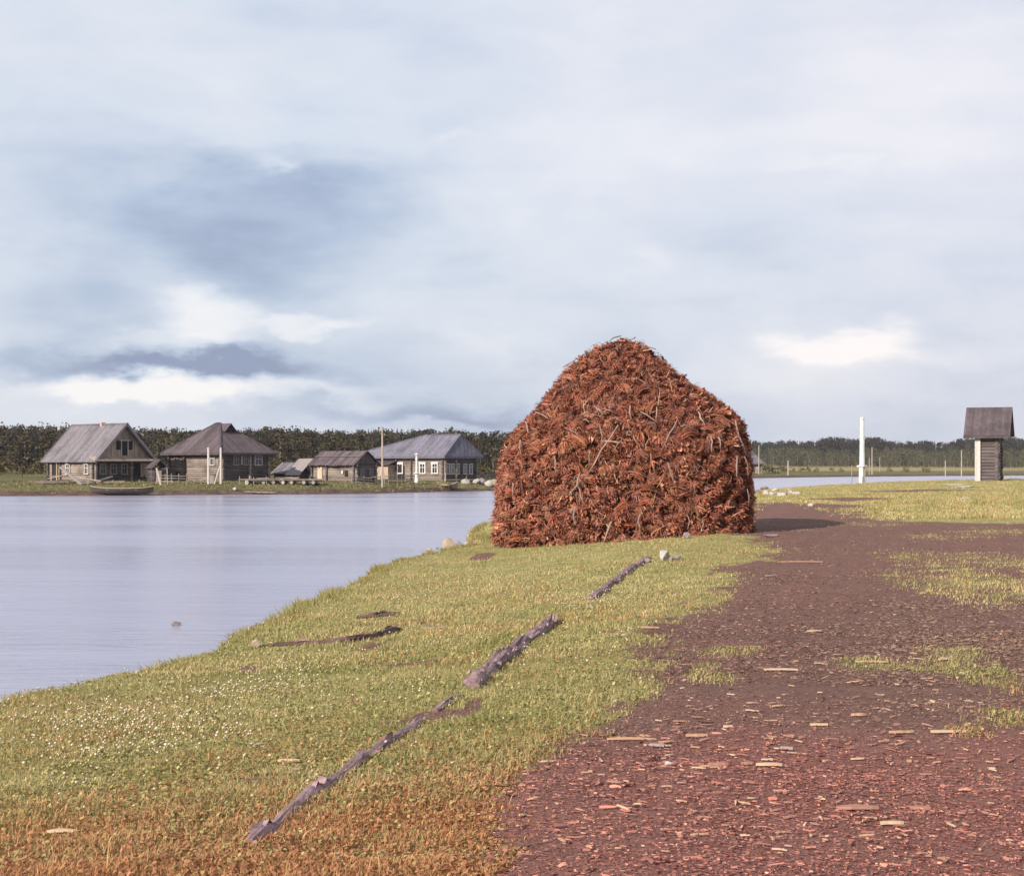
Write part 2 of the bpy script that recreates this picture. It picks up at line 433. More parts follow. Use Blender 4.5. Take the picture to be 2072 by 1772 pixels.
# ------------------------------------------------------------------ river
wb = MB(); wb.add([(-1500, -200, 0), (1800, -200, 0), (1800, 2600, 0), (-1500, 2600, 0)], [(0, 1, 2, 3)])
wm, nt, bs = new_mat('river_water')
v1 = coords(nt, (0.10, 0.5, 1)); v2 = coords(nt, (0.9, 2.6, 1)); v3 = coords(nt, (0.012, 0.10, 1))
w1 = noise_(nt, v1, 1.0, 5, 0.6); w2 = noise_(nt, v2, 1.0, 4, 0.6, 0.5); w3 = noise_(nt, v3, 1.0, 4, 0.6, 0.8)
nt.links.new(mixc(nt, ramp(nt, w3, [(0.35, (0, 0, 0)), (0.65, (1, 1, 1))]), (0.25, 0.245, 0.33), (0.30, 0.295, 0.385)), bs.inputs['Base Color'])
nt.links.new(ramp(nt, w3, [(0.35, (0.16,)*3), (0.65, (0.26,)*3)]), bs.inputs['Roughness'])
bs.inputs['IOR'].default_value = 1.33; bs.inputs['Specular IOR Level'].default_value = 0.5
hh = math_(nt, 'ADD', math_(nt, 'MULTIPLY', w1, 1.0), math_(nt, 'MULTIPLY', w2, 0.7))
bump(nt, bs, hh, 0.6, 0.07)
river = wb.build('water', wm)
tag(river, 'smooth pale river', 'river', kind='structure')
# ------------------------------------------------------------------ the great stack of bark
SY = 38.0
prof = [(1112, 998, 1518), (1084, 998, 1518), (1040, 1001, 1518), (1000, 1003, 1518), (960, 1006, 1516), (925, 1011, 1514), (900, 1021, 1511), (880, 1034, 1508), (855, 1056, 1500),
        (830, 1081, 1478), (800, 1105, 1440), (775, 1126, 1398), (760, 1133, 1378), (745, 1146, 1362), (730, 1164, 1346), (715, 1182, 1328), (700, 1202, 1306), (692, 1226, 1290), (687, 1248, 1276)]
pz = np.array([EYE - (p[0] - HY) * SY / F for p in prof])
pl = np.array([(p[1] - CX) / F * SY for p in prof]); pr = np.array([(p[2] - CX) / F * SY for p in prof])
pb = 2.55 * ((pr - pl) / (pr[0] - pl[0])) ** 0.9
Z0, Z1 = pz[0], pz[-1]
def stack_pt(phi, z, off=0.0):
    l = np.interp(z, pz, pl); r = np.interp(z, pz, pr); b = np.interp(z, pz, pb)
    xc = (l + r) / 2; a_ = (r - l) / 2
    n = 3.2 - 1.0 * (z - Z0) / (Z1 - Z0)
    c, s = math.cos(phi), math.sin(phi)
    k = 2.0 / n
    lump = 0.05 * math.sin(phi * 9 + z * 5.1) * math.sin(z * 7.3 + phi * 4) + 0.04 * math.sin(phi * 21 - z * 11)
    sc = 1 + (off + lump * (0.4 if abs(c) > 0.9 else 1)) / max(a_, 0.4)
    x = xc + a_ * sc * math.copysign(abs(c) ** k, c)
    y = SY + b * sc * math.copysign(abs(s) ** k, s)
    return Vector((x, y, z))
def stack_frame(phi, z):
    p = stack_pt(phi, z)
    t = (stack_pt(phi + 0.02, z) - stack_pt(phi - 0.02, z)).normalized()
    u = (stack_pt(phi, z + 0.04) - stack_pt(phi, z - 0.04)).normalized()
    n = t.cross(u).normalized()
    u = n.cross(t).normalized()
    return p, t, u, n

def bark_col():
    """one strip's own tone: tan inner side, red brown, or dark outer bark"""
    r = random.random()
    k = random.uniform(0.75, 1.25)
    if r < 0.13: c = (0.50, 0.29, 0.17)
    elif r < 0.42: c = (0.34, 0.122, 0.070)
    elif r < 0.76: c = (0.25, 0.078, 0.048)
    elif r < 0.93: c = (0.095, 0.034, 0.030)
    else: c = (0.26, 0.165, 0.145)
    return tuple(min(0.8, x * k) for x in c)

def ribbon(mb, pts, w, side, col, tip=False):
    V = []; n = len(pts)
    for i, p in enumerate(pts):
        ww = w * (1.0 if i < n - 1 else 0.45)
        sd = side
        V += [p - sd * ww / 2, p + sd * ww / 2]
    mb.add(V, [(2*i, 2*i+1, 2*i+3, 2*i+2) for i in range(n - 1)], col)
    if tip:                                  # the broken end shows the paler inner bark
        t_ = tuple(min(.75, .35 * c + .65 * k) for c, k in zip(col, (.60, .36, .21)))
        mb.c[-2:] = [t_, t_]

def sheaf(kind, seed):
    """one small bundle of peeled bark in its own frame: +z out of the stack, +y up the stack, +x along it"""
    rs = random.Random(seed); mb = MB()
    base = bark_col()
    while base[0] > .36: base = bark_col()
    def tone():
        c = bark_col(); t = 0.55
        return tuple(base[i] * t + c[i] * (1 - t) for i in range(3))
    if kind == 'fan':                        # a brush-like hank that opens outward and droops
        for i in range(24):
            a = rs.gauss(0, 0.30); L = rs.uniform(0.18, 0.40); w = rs.uniform(0.008, 0.020)
            lift = rs.uniform(0.03, 0.17)
            x0 = a * 0.10; pts = []
            for t in (0, 0.33, 0.66, 1.0):
                pts.append(Vector((x0 + math.sin(a) * L * t, 0.14 - L * 0.80 * t * math.cos(a), -0.06 + lift * (t * 1.1 - .1 * t * t) + rs.uniform(-.008, .008))))
            ribbon(mb, pts, w, Vector((math.cos(a + rs.gauss(0, .3)), math.sin(a), rs.gauss(0, 0.5))).normalized(), tone(), rs.random() < .38)
    elif kind == 'rolls':                    # curled strips seen end-on
        for i in range(11):
            cx, cy = rs.gauss(0, 0.07), rs.gauss(0, 0.06); r = rs.uniform(0.012, 0.034); turn = rs.uniform(3.2, 7.0); ph = rs.uniform(0, 6)
            z1 = rs.uniform(0.05, 0.15); V = []; n = 9
            dx, dy = rs.gauss(0, 0.05), rs.gauss(-0.04, 0.05)
            for k in range(n):
                t = ph + turn * k / (n - 1); rr = r * (1 - 0.45 * k / (n - 1))
                V += [(cx + rr * math.cos(t), cy + rr * math.sin(t), -0.10), (cx + dx + rr * math.cos(t), cy + dy + rr * math.sin(t), z1)]
            c = tone(); c = tuple(min(0.8, x * 1.25) for x in c)
            mb.add(V, [(2*k, 2*k+1, 2*k+3, 2*k+2) for k in range(n - 1)], c)
    elif kind == 'hank':                     # a folded hank lying along the face
        for i in range(22):
            L = rs.uniform(0.16, 0.26); y0 = rs.gauss(0, 0.045); z0 = rs.uniform(-0.03, 0.09); w = rs.uniform(0.012, 0.026)
            pts = [Vector((-L * 1.0, y0 - 0.06 + rs.gauss(0, .012), z0 - 0.05)), Vector((-L * 0.4, y0 + rs.gauss(0, .01), z0 + 0.02)), Vector((L * 0.3, y0 + rs.gauss(0, .01), z0 + 0.03)),
                   Vector((L * 0.95, y0 - 0.05 + rs.gauss(0, .015), z0 - 0.02)), Vector((L * 1.1, y0 - 0.10, z0 - 0.06))]
            ribbon(mb, pts, w, Vector((rs.gauss(0, .15), 0.8, rs.gauss(0, 0.6))).normalized(), tone())
    elif kind == 'loop':                     # strips bent double, the bend outward
        for i in range(14):
            w = rs.uniform(0.014, 0.03); x0 = rs.gauss(0, 0.07); h = rs.uniform(0.05, 0.11); o = rs.uniform(0.08, 0.17); tw = rs.gauss(0, 0.06); y0 = rs.gauss(0, 0.02)
            pts = [Vector((x0 + tw * math.cos(t), y0 + h * math.cos(t) - 0.02, -0.06 + o * math.sin(t))) for t in (0, .55, 1.1, 1.6, 2.1, 2.6, 3.1)]
            ribbon(mb, pts, w, Vector((1, rs.gauss(0, .2), rs.gauss(0, .2))).normalized(), tone())
    else:                                    # broad flat slab ends, broken square
        for i in range(9):
            w = rs.uniform(0.03, 0.075); x0 = rs.gauss(0, 0.07); y0 = rs.gauss(0, 0.05); L = rs.uniform(0.07, 0.17); dr = rs.uniform(-0.14, 0.03); b = rs.gauss(0, .35)
            pts = [Vector((x0, y0, -0.08)), Vector((x0 + b * 0.03, y0 + dr * 0.4, 0.02)), Vector((x0 + b * 0.08, y0 + dr, L))]
            V = []
            sd = Vector((math.cos(b), math.sin(b), rs.gauss(0, .2))).normalized()
            for p in pts: V += [p - sd * w / 2, p + sd * w / 2]
            mb.add(V, [(0, 1, 3, 2), (2, 3, 5, 4)], tuple(min(.8, x * 1.15) for x in tone()))
    return mb
KINDS = ['fan', 'fan', 'fan', 'fan', 'fan', 'fan', 'rolls', 'rolls', 'hank', 'loop', 'slab', 'slab', 'slab']
PROTO = [sheaf(k, 100 + i) for i, k in enumerate(KINDS * 3)]
PV = [np.array(p.v, np.float32) for p in PROTO]; PC = [np.array(p.c, np.float32) for p in PROTO]
PT = []
for p in PROTO:
    t = []
    for f in p.f: t += [(f[0], f[1], f[2]), (f[0], f[2], f[3])]
    PT.append(np.array(t, np.int32))

stack = empty('bark_stack', (float((pl[0] + pr[0]) / 2), SY, H(2.5, SY)))
tag(stack, 'tall rounded stack of red-brown peeled bark bundles standing on the river bank', 'bark stack')
inv = Vector(stack.location)
# packed inside of the stack
cv = []; cf = []; NP, NZ = 72, 40
for j in range(NZ + 1):
    z = Z0 - 0.35 + (Z1 - 0.05 - Z0 + 0.35) * j / NZ
    for i in range(NP):
        p = stack_pt(2 * math.pi * i / NP, max(z, Z0), -0.22)
        p.z = z
        k = 0.05 * mnoise.noise(p * 4)
        d = (p - Vector((2.56, SY, z))).normalized()
        cv.append(p + d * k - inv)
for j in range(NZ):
    for i in range(NP):
        i2 = (i + 1) % NP
        cf.append((j*NP+i, j*NP+i2, (j+1)*NP+i2, (j+1)*NP+i))
cf.append(tuple(NZ * NP + i for i in range(NP)))
core_m = plain_mat('packed_bark', (0.085, 0.030, 0.022), 0.95, 0.5, 9, 0.1, 0.04)
cb = MB(); cb.add(cv, cf); core = cb.build('packed_core', core_m, stack)

# bundles laid in rough courses; the hundred that face the photo largest are parts of their own
places = []
z = Z0 + 0.22
while z < Z1 + 0.02:
    l = np.interp(z, pz, pl); r = np.interp(z, pz, pr); b = np.interp(z, pz, pb)
    per = 2.9 * ((r - l) / 2 + b)
    # even spacing along the outline
    N = 240; ring = [stack_pt(2 * math.pi * i / N, z) for i in range(N + 1)]
    cum = [0.0]
    for i in range(N): cum.append(cum[-1] + (ring[i + 1] - ring[i]).length)
    n = max(5, int(cum[-1] / 0.088))
    for i in range(n):
        s = (i + random.uniform(-0.35, 0.35) + 0.5) / n * cum[-1]
        phi = 2 * math.pi * float(np.interp(s % cum[-1], cum, np.arange(N + 1))) / N
        places.append((phi, z + random.uniform(-0.07, 0.07)))
    z += 0.078
def bundle_matrix(phi, z):
    z = min(max(z, Z0 + 0.02), Z1)
    p, t, u, n = stack_frame(phi, z)
    n2 = (n * random.uniform(0.8, 1.2) + Vector((0, 0, random.uniform(-0.35, 0.15))) + t * random.gauss(0, 0.18)).normalized()
    u2 = (u - n2 * u.dot(n2)).normalized()
    a = random.gauss(0, 0.45)
    t2 = u2.cross(n2)
    x = t2 * math.cos(a) + u2 * math.sin(a); y = u2 * math.cos(a) - t2 * math.sin(a)
    s = random.uniform(0.32, 0.62) if random.random() < .84 else random.uniform(.62, .92) * (0.85 if z > 5.2 else 1)
    p = p + n * random.uniform(-0.20, -0.03) - inv
    return Matrix(((x.x * s, y.x * s, n2.x * s, p.x), (x.y * s, y.y * s, n2.y * s, p.y), (x.z * s, y.z * s, n2.z * s, p.z), (0, 0, 0, 1))), n, (p + inv)
allV, allT, allC = [], [], []; nb = 0; front = []
for phi, z in places:
    k = random.randrange(len(PROTO))
    if z < Z0 + 0.75 and random.random() < 0.4: k = random.choice([i for i in range(len(PROTO)) if KINDS[i % len(KINDS)] in ('slab', 'fan')])
    m, n, wp = bundle_matrix(phi, z)
    tint = random.uniform(0.65, 1.22)
    if n.y < -0.75 and len(front) < 100 and random.random() < 0.05 and z > Z0 + 0.5:
        front.append((k, m)); continue
    mm = np.array(m, np.float32)
    allV.append(PV[k] @ mm[:3, :3].T + mm[:3, 3]); allT.append(PT[k] + nb); nb += len(PV[k])
    g = np.clip(PC[k] * tint * np.array([1, random.uniform(.92, 1.1), random.uniform(.9, 1.15)]), 0, 0.8)
    allC.append(g)
rest = link_mesh('bark_bundles', np_mesh('bark_bundles', np.concatenate(allV), np.concatenate(allT), np.concatenate(allC), M['strip']), stack)
tag(rest, kind='stuff')
pmesh = {}
for k, m in front:
    if k not in pmesh: pmesh[k] = PROTO[k].mesh('bark_bundle', M['strip'])
    o = link_mesh('bark_bundle', pmesh[k], stack); o.matrix_local = m

# loose strips hanging out of the bundles every which way
ls = MB()
for i in range(4500):
    phi, z = random.choice(places); z = min(max(z + random.uniform(-.1, .1), Z0 + .05), Z1)
    p, t, u, n = stack_frame(phi, z)
    a = random.gauss(-1.57, .75) if random.random() < .6 else random.uniform(0, 6.28)
    d = t * math.cos(a) + u * math.sin(a); L = random.uniform(.10, .34) * (.7 if random.random() < .6 else 1.2); w = random.uniform(.005, .013)
    o = p - inv + n * random.uniform(-.10, .0); b = random.uniform(.02, .09); sd = (d.cross(n) + n * random.gauss(0, .5)).normalized(); cv_ = d.cross(n) * random.gauss(0, .05)
    pts = [o - d * L * .5 - n * .03, o - d * L * .15 + n * b + cv_ * .6, o + d * L * .2 + n * b + cv_, o + d * L * .5 + n * random.uniform(-.02, .05)]
    ribbon(ls, pts, w, sd, bark_col())
tag(ls.build('loose_strips', M['strip'], stack), kind='stuff')

# long twigs caught in the face
def on_stack(px, py):
    """the front of the stack seen at a photo pixel"""
    best = None
    for i in range(60):
        d = 34.5 + i * 0.08
        p = P(px, d, zat(py, d))
        zz = min(max(p.z, Z0), Z1)
        l = np.interp(zz, pz, pl); r = np.interp(zz, pz, pr); b = np.interp(zz, pz, pb)
        nn = 3.2 - 1.0 * (zz - Z0) / (Z1 - Z0)
        v = abs((p.x - (l + r) / 2) / ((r - l) / 2)) ** nn + abs((p.y - SY) / b) ** nn
        if v <= 1: return p + Vector((0, -0.13, 0))
    return P(px, 37.5, zat(py, 37.5))
S5 = lambda x, y: ((1700 + x * .5405) * .55388, (1180 + y * .5405) * .55388)
TW = [((1030, 690), (820, 1030), .020), ((1290, 570), (1285, 660), .018), ((905, 690), (915, 830), .015), ((1570, 600), (1615, 690), .020), ((1820, 660), (1890, 890), .020), ((1365, 940), (1410, 1090), .018),
      ((775, 1010), (700, 1160), .018), ((760, 1100), (800, 1215), .014), ((1832, 900), (1830, 1040), .024), ((920, 795), (1085, 815), .014), ((410, 670), (425, 740), .018), ((370, 790), (375, 880), .016),
      ((700, 720), (770, 770), .014), ((1110, 560), (1120, 650), .018), ((1180, 600), (1290, 670), .018), ((1430, 650), (1330, 850), .016), ((1250, 880), (1280, 1010), .014), ((1655, 760), (1660, 870), .016), ((1705, 770), (1720, 850), .016),
      ((320, 1080), (325, 1180), .016), ((745, 1240), (742, 1360), .024), ((1180, 1290), (1175, 1400), .022), ((985, 1340), (940, 1470), .024), ((1600, 1330), (1600, 1390), .016), ((1880, 900), (1905, 1050), .014), ((600, 900), (610, 1010), .012),
      ((1000, 860), (1060, 780), .012), ((840, 860), (835, 950), .016), ((1130, 760), (1160, 830), .012), ((470, 600), (560, 650), .012), ((1450, 700), (1560, 690), .012), ((870, 560), (930, 620), .012), ((1300, 560), (1310, 480), .012), ((660, 300), (740, 250), .014),
      ((1050, 90), (960, 140), .014), ((1150, 95), (1080, 120), .014), ((1200, 150), (1290, 180), .014), ((1900, 1120), (1910, 1240), .014), ((1500, 1390), (1490, 1290), .014)]
twm = wood_mat('twig', (0.17, 0.115, 0.10), (0.34, 0.24, 0.20), (8, 8, 2))
for (a0, a1, r) in TW:
    p = on_stack(*S5(*a0)); q_ = on_stack(*S5(*a1)); b = MB()
    mid = (p + q_) / 2 + Vector((random.uniform(-.05, .05), -0.05, random.uniform(-.04, .04)))
    p2 = p.lerp(mid, .5) + Vector((random.uniform(-.02, .02), -0.02, 0)); q2 = q_.lerp(mid, .5) + Vector((random.uniform(-.02, .02), -0.02, 0))
    b.tube([x - inv for x in (p, p2, mid, q2, q_)], [r * .8, r, r * .95, r * .8, r * .5], 6, random.uniform(.8, 1.2), jit=.12)
    b.build('twig', twm, stack)
# ------------------------------------------------------------------ log houses
class House:
    """local frame: origin at the near corner, +x along the right-hand front, +y back along the left-hand front"""
    def __init__(s, name, label, cat, pxc, d, px_r, px_l, z0, wall_h, theta=50, L=None, Mm=None):
        th = R(theta); s.c, s.s = math.cos(th), math.sin(th); s.d = d
        s.C = P(pxc, d, z0); s.z0 = z0; s.h = wall_h
        s.root = empty(name, s.C, th); tag(s.root, label, cat)
        s.L = L or s.sr(px_r); s.M = Mm or s.sl(px_l)
    def sr(s, px):                                   # distance along the right front of a photo column
        t = (px - CX) / F; return (t * s.C.y - s.C.x) / (s.c - t * s.s)
    def sl(s, px):
        t = (px - CX) / F; return (t * s.C.y - s.C.x) / (-s.s - t * s.c)
    def z(s, py, side='R', a=0.0):
        dd = s.C.y + (a * s.s if side == 'R' else a * s.c)
        return zat(py, dd) - s.z0
    def pt(s, side, a, o, z):                        # along the front, out of it, up
        return (a, -o, z) if side == 'R' else (-o, a, z)
    def fbox(s, mb, side, a0, a1, o0, o1, z0, z1, col=None, mi=0):
        p = s.pt(side, a0, o0, z0); q = s.pt(side, a1, o1, z1)
        mb.box([min(i, j) for i, j in zip(p, q)], [max(i, j) for i, j in zip(p, q)], col, mi)
    def logs(s, mats, dia=0.26, ext=0.22, cross_r=(), cross_l=(), cols=(1, 1)):
        """four walls of round logs with crossed, projecting ends, and the ends of the inner walls"""
        mb = MB(); n = max(3, round(s.h / dia)); dz = s.h / n; r = dz * 0.54
        for i in range(-2, n):
            z = (i + 0.5) * dz; zo = z + 0.5 * dz * 0
            j = lambda: random.uniform(0.72, 1.25)
            e = lambda: ext + random.uniform(-.06, .06)
            mb.tube([(-e(), r, zo), (s.L + e(), r, zo)], r, 8, j(), mi=0)
            mb.tube([(-e(), s.M - r, zo), (s.L + e(), s.M - r, zo)], r, 8, j(), mi=0)
            z2 = z + dz * 0.5
            mb.tube([(r, -e(), z2), (r, s.M + e(), z2)], r, 8, j(), mi=1)
            mb.tube([(s.L - r, -e(), z2), (s.L - r, s.M + e(), z2)], r, 8, j(), mi=1)
            for a in cross_r: mb.tube([(a, -e(), z2), (a, 0.3, z2)], r, 8, j() * 1.25, mi=1)
            for a in cross_l: mb.tube([(-e(), a, zo), (0.3, a, zo)], r, 8, j() * 1.1, mi=0)
        mb.box((r, r, -0.7), (s.L - r, s.M - r, s.h), .4)
        return mb.build('log_wall', mats, s.root)
    def window(s, side, a, z0, w, h, mat, fw=0.13, off=0.09, cross=0.62, head=0.0, label=None):
        fr = MB(); o = off
        s.fbox(fr, side, a - w/2 - fw, a - w/2, -0.02, o + .03, z0, z0 + h); s.fbox(fr, side, a + w/2, a + w/2 + fw, -0.02, o + .03, z0, z0 + h)
        s.fbox(fr, side, a - w/2 - fw*1.2, a + w/2 + fw*1.2, -0.02, o + .06, z0 - fw*.8, z0)
        s.fbox(fr, side, a - w/2 - fw*1.3, a + w/2 + fw*1.3, -0.02, o + .07, z0 + h, z0 + h + fw*.9 + head)
        f = fr.build('window', mat, s.root)
        if label: f['label'] = label
        g = MB(); s.fbox(g, side, a - w/2, a + w/2, -0.02, o - .03, z0, z0 + h); g.build('pane', M['glass'], f)
        m = MB(); t = 0.035
        if cross:
            zc = z0 + h * cross
            s.fbox(m, side, a - w/2, a + w/2, o - .03, o + .005, zc - t, zc + t)
            s.fbox(m, side, a - t, a + t, o - .03, o + .0, z0, zc - t); s.fbox(m, side, a - t, a + t, o - .03, o + .0, zc + t, z0 + h)
            m.build('sash', mat, f)
        return f
    def plank_slope(s, mb, A, B, top, up, npl, thick=0.07, colr=(0.8, 1.15), over=0.0):
        """a roof slope laid in planks from the eave A-B; top(t) = length of the slope at t along the eave, up = direction up the slope"""
        A, B, up = Vector(A), Vector(B), Vector(up).normalized(); e = B - A; nrm = e.cross(up).normalized()
        if nrm.z < 0: nrm = -nrm
        for i in range(npl):
            t0, t1 = (i + .03) / npl, (i + .97) / npl
            k = random.uniform(*colr); lift = nrm * random.uniform(0, 0.02); o = -up * random.uniform(0, over)
            a0 = A + e * t0; a1 = A + e * t1
            q = [a0 + o, a1 + o, a1 + up * top(t1), a0 + up * top(t0)]
            q = [p + lift for p in q]; lo = [p - nrm * thick for p in q]
            mb.add(q + lo, [(0,1,2,3),(7,6,5,4),(0,4,5,1),(1,5,6,2),(2,6,7,3),(3,7,4,0)], k)
        q = [A - nrm * .05, B - nrm * .05, B + up * top(1.0) - nrm * .05, A + up * top(0.0) - nrm * .05]
        tm = max(range(9), key=lambda k: top(k / 8)) / 8
        poly = [A - nrm*.05, B - nrm*.05] + [A + e * t + up * max(0, top(t)) - nrm * .05 for t in (1.0, .875, .75, .625, .5, .375, .25, .125, 0.0)]
        mb.add(poly, [tuple(range(len(poly)))], 0.75)
    def hip_roof(s, mat, ze, zr, r0, r1, ov=0.6, npl=34, colr=(.8, 1.15), along='y'):
        """hipped roof; the ridge runs along y (left front) or x from r0 to r1"""
        mb = MB(); x0, x1, y0, y1 = -ov, s.L + ov, -ov, s.M + ov
        if along == 'y':
            xm = (x0 + x1) / 2; R0, R1 = Vector((xm, r0, zr)), Vector((xm, r1, zr))
        else:
            ym = (y0 + y1) / 2; R0, R1 = Vector((r0, ym, zr)), Vector((r1, ym, zr))
        def slope(A, B, tops, n):
            A, B = Vector(A), Vector(B); e = B - A; el = e.length; ed = e / el
            mid = tops[0]; up = (mid - A) - ed * (mid - A).dot(ed); ul = up.length; up = up / ul
            ta = (tops[0] - A).dot(ed) / el; tb = (tops[-1] - A).dot(ed) / el
            ta, tb = min(ta, tb), max(ta, tb)
            top = lambda t: ul * max(0.001, min(1.0, t / max(ta, 1e-6), (1 - t) / max(1 - tb, 1e-6)))
            s.plank_slope(mb, A, B, top, up, n, colr=colr)
        k = lambda a, b: max(8, int(npl * (Vector(a) - Vector(b)).length / 10))
        c00, c10, c11, c01 = (x0, y0, ze), (x1, y0, ze), (x1, y1, ze), (x0, y1, ze)
        if along == 'y':
            slope(c00, c10, [R0], k(c00, c10)); slope(c01, c11, [R1], k(c01, c11))
            slope(c00, c01, [R0, R1], k(c00, c01)); slope(c10, c11, [R0, R1], k(c10, c11))
        else:
            slope(c00, c01, [R0], k(c00, c01)); slope(c10, c11, [R1], k(c10, c11))
            slope(c00, c10, [R0, R1], k(c00, c10)); slope(c01, c11, [R0, R1], k(c01, c11))
        for p, q in ((c00, R0), (c10, R0 if along == 'y' else R1), (c01, R1 if along == 'y' else R0), (c11, R1), (R0, R1)):
            mb.bar(Vector(p) + Vector((0, 0, .05)), Vector(q) + Vector((0, 0, .05)), .22, .1, .85)
        for p, q in ((c00, c10), (c00, c01), (c10, c11), (c01, c11)):
            p = Vector(p) + Vector((0, 0, -.13)); q = Vector(q) + Vector((0, 0, -.13)); mb.bar(p, q, .09, .2, .9)
        # boarded eave underside
        mb.box((x0 + .05, y0 + .05, ze - .26), (x1 - .05, y1 - .05, ze - .235), .5)
        return mb.build('roof', mat, s.root)

# ---- gabled house with an attic door, far left
h = House('log_house', 'grey gabled log house with an attic door, leftmost across the river', 'house', 191, 185, 302, 78, 1.15, 2.78)
h.L = h.sr(302); h.M = 9.0
wall_h = h.h
h.logs([M['log_dark_and_shade'], M['log_grey']], cross_r=[h.sr(265)], cross_l=[h.sl(123)])  # darker wood on the right front puts its shade into the colour
th_grey = M['log_grey']
ze, zr = wall_h + 0.02, h.z(858, 'R', h.L / 2)
ov = 0.55; mb = MB(); xm = h.L / 2
half = xm + ov; sl = math.hypot(half, zr - ze + .35)
for sgn in (0, 1):
    A = (-ov if sgn == 0 else h.L + ov, -0.95, ze - .35); B = (A[0], h.M + 0.7, ze - .35)
    up = (half if sgn == 0 else -half, 0, zr - ze + .35)
    h.plank_slope(mb, A, B, lambda t: sl, up, 44, colr=(.85, 1.12), over=.08)
    for y in (-0.97, h.M + .72):
        mb.bar((A[0], y, A[2] - .02), (xm, y, zr - .02), .06, .26, 1.25)
mb.bar((xm, -1.0, zr + .06), (xm, h.M + .75, zr + .06), .26, .14, .9)
roof = mb.build('roof', M['roof_grey'], h.root)
ch = MB(); cy = h.sl(227); ch.box((xm - .2, 3.6, zr - .5), (xm + .2, 4.0, zr + .14)); ch.box((xm - .25, 3.55, zr + .14), (xm + .25, 4.05, zr + .24)); ch.build('chimney', M['brick'], roof)
# boarded gable
g = MB(); n = 40
def gable(y, flip):
    for i in range(n):
        x0, x1 = h.L * i / n, h.L * (i + .94) / n
        zt = lambda x: ze + (zr - ze - .1) * (1 - abs(x - xm) / xm) * 1.0
        k = random.uniform(.75, 1.1)
        g.add([(x0, y, ze - .05), (x1, y, ze - .05), (x1, y, zt(x1)), (x0, y, zt(x0)), (x0, y + .05, ze - .05), (x1, y + .05, ze - .05), (x1, y + .05, zt(x1)), (x0, y + .05, zt(x0))],
              [(0,1,2,3),(7,6,5,4),(0,4,5,1),(2,6,7,3),(1,5,6,2),(3,7,4,0)], k)
gable(-0.12, 0); g.build('gable_boards', M['board'], h.root)
g = MB(); gable(h.M + .1, 1); g.build('gable_boards', M['board'], h.root)
pr_ = MB()                                              # narrow skirt roof under the gable
h.plank_slope(pr_, (-.75, -1.05, ze - .12), (h.L + .75, -1.05, ze - .12), lambda t: 1.0, (0, 1, .38), 44, colr=(.7, 1.25), over=.05)
pr_.bar((-.75, -1.07, ze - .2), (h.L + .75, -1.07, ze - .2), .06, .16, 1.2)
pr_.build('skirt_roof', M['board'], h.root)
ad = MB(); ax = h.sr(250) ; az0, az1 = h.z(921, 'R', ax), h.z(892, 'R', ax)
ad.box((ax - .42, -.17, az0), (ax + .42, -.13, az1)); door = ad.build('attic_door', M['dark'], h.root)
fr = MB()
for x in (ax - .50, ax + .42): fr.box((x, -.24, az0 - .02), (x + .1, -.125, az1))
fr.box((ax - .7, -.3, az1), (ax + .7, -.125, az1 + .12)); fr.build('door_frame', M['trim'], door)
for x in (ax - 1.1, ax + .55):
    sh = MB(); sh.box((x, -.22, az1 - 1.0), (x + .55, -.175, az1 - .02)); sh.build('shutter', M['dark'], door)
for px in (207.3, 228.7, 251.1):
    a = h.sr(px); h.window('R', a, h.z(958, 'R', a), .62, 1.02, M['trim_dull'])
for px in (138.3, 175.8):
    a = h.sl(px); h.window('L', a, h.z(958, 'L', a), .55, 1.02, M['trim'])
d_ = MB(); a = h.sl(111); h.fbox(d_, 'L', a - .45, a + .45, -.02, .07, .35, 2.3); dr = d_.build('door', M['dark'], h.root)
d_ = MB()
for a0, a1, z0, z1 in ((a - .62, a - .45, .3, 2.3), (a + .45, a + .62, .3, 2.3), (a - .62, a + .62, 2.3, 2.48)): h.fbox(d_, 'L', a0, a1, -.02, .14, z0, z1)
d_.build('door_frame', M['yellowed'], dr)
d_ = MB(); a = h.sr(279); h.fbox(d_, 'R', a - .35, a + .35, -.02, .1, 1.0, 2.3); w_ = d_.build('boarded_opening', M['dark'], h.root)
for k in range(5):
    b = MB(); x = h.sr(284.5 + k * 3.0); h.fbox(b, 'R', x - .08, x + .08, .1, .16, random.uniform(.45, .9), 2.35, random.uniform(.9, 1.3)); b.build('hanging_board', M['board'], h.root)

# ---- hipped house with a gablet
h = House('log_house', 'dark log house with a steep dark hipped roof topped by a small gablet', 'house', 447.7, 190, 544.4, 342.3, zat(975.5, 190), 3.3)
h.logs([M['log_dark_and_shade'], M['log_grey']], cross_r=[h.sr(504.5)], cross_l=[h.sl(375), h.sl(344)])
ze = h.h + .12; zr = h.z(855, 'R', 4.5)
rf = h.hip_roof(M['roof_dark'], ze, zr, h.M / 2 - .2, h.M / 2 + .5, ov=.75, npl=34, colr=(.75, 1.2))
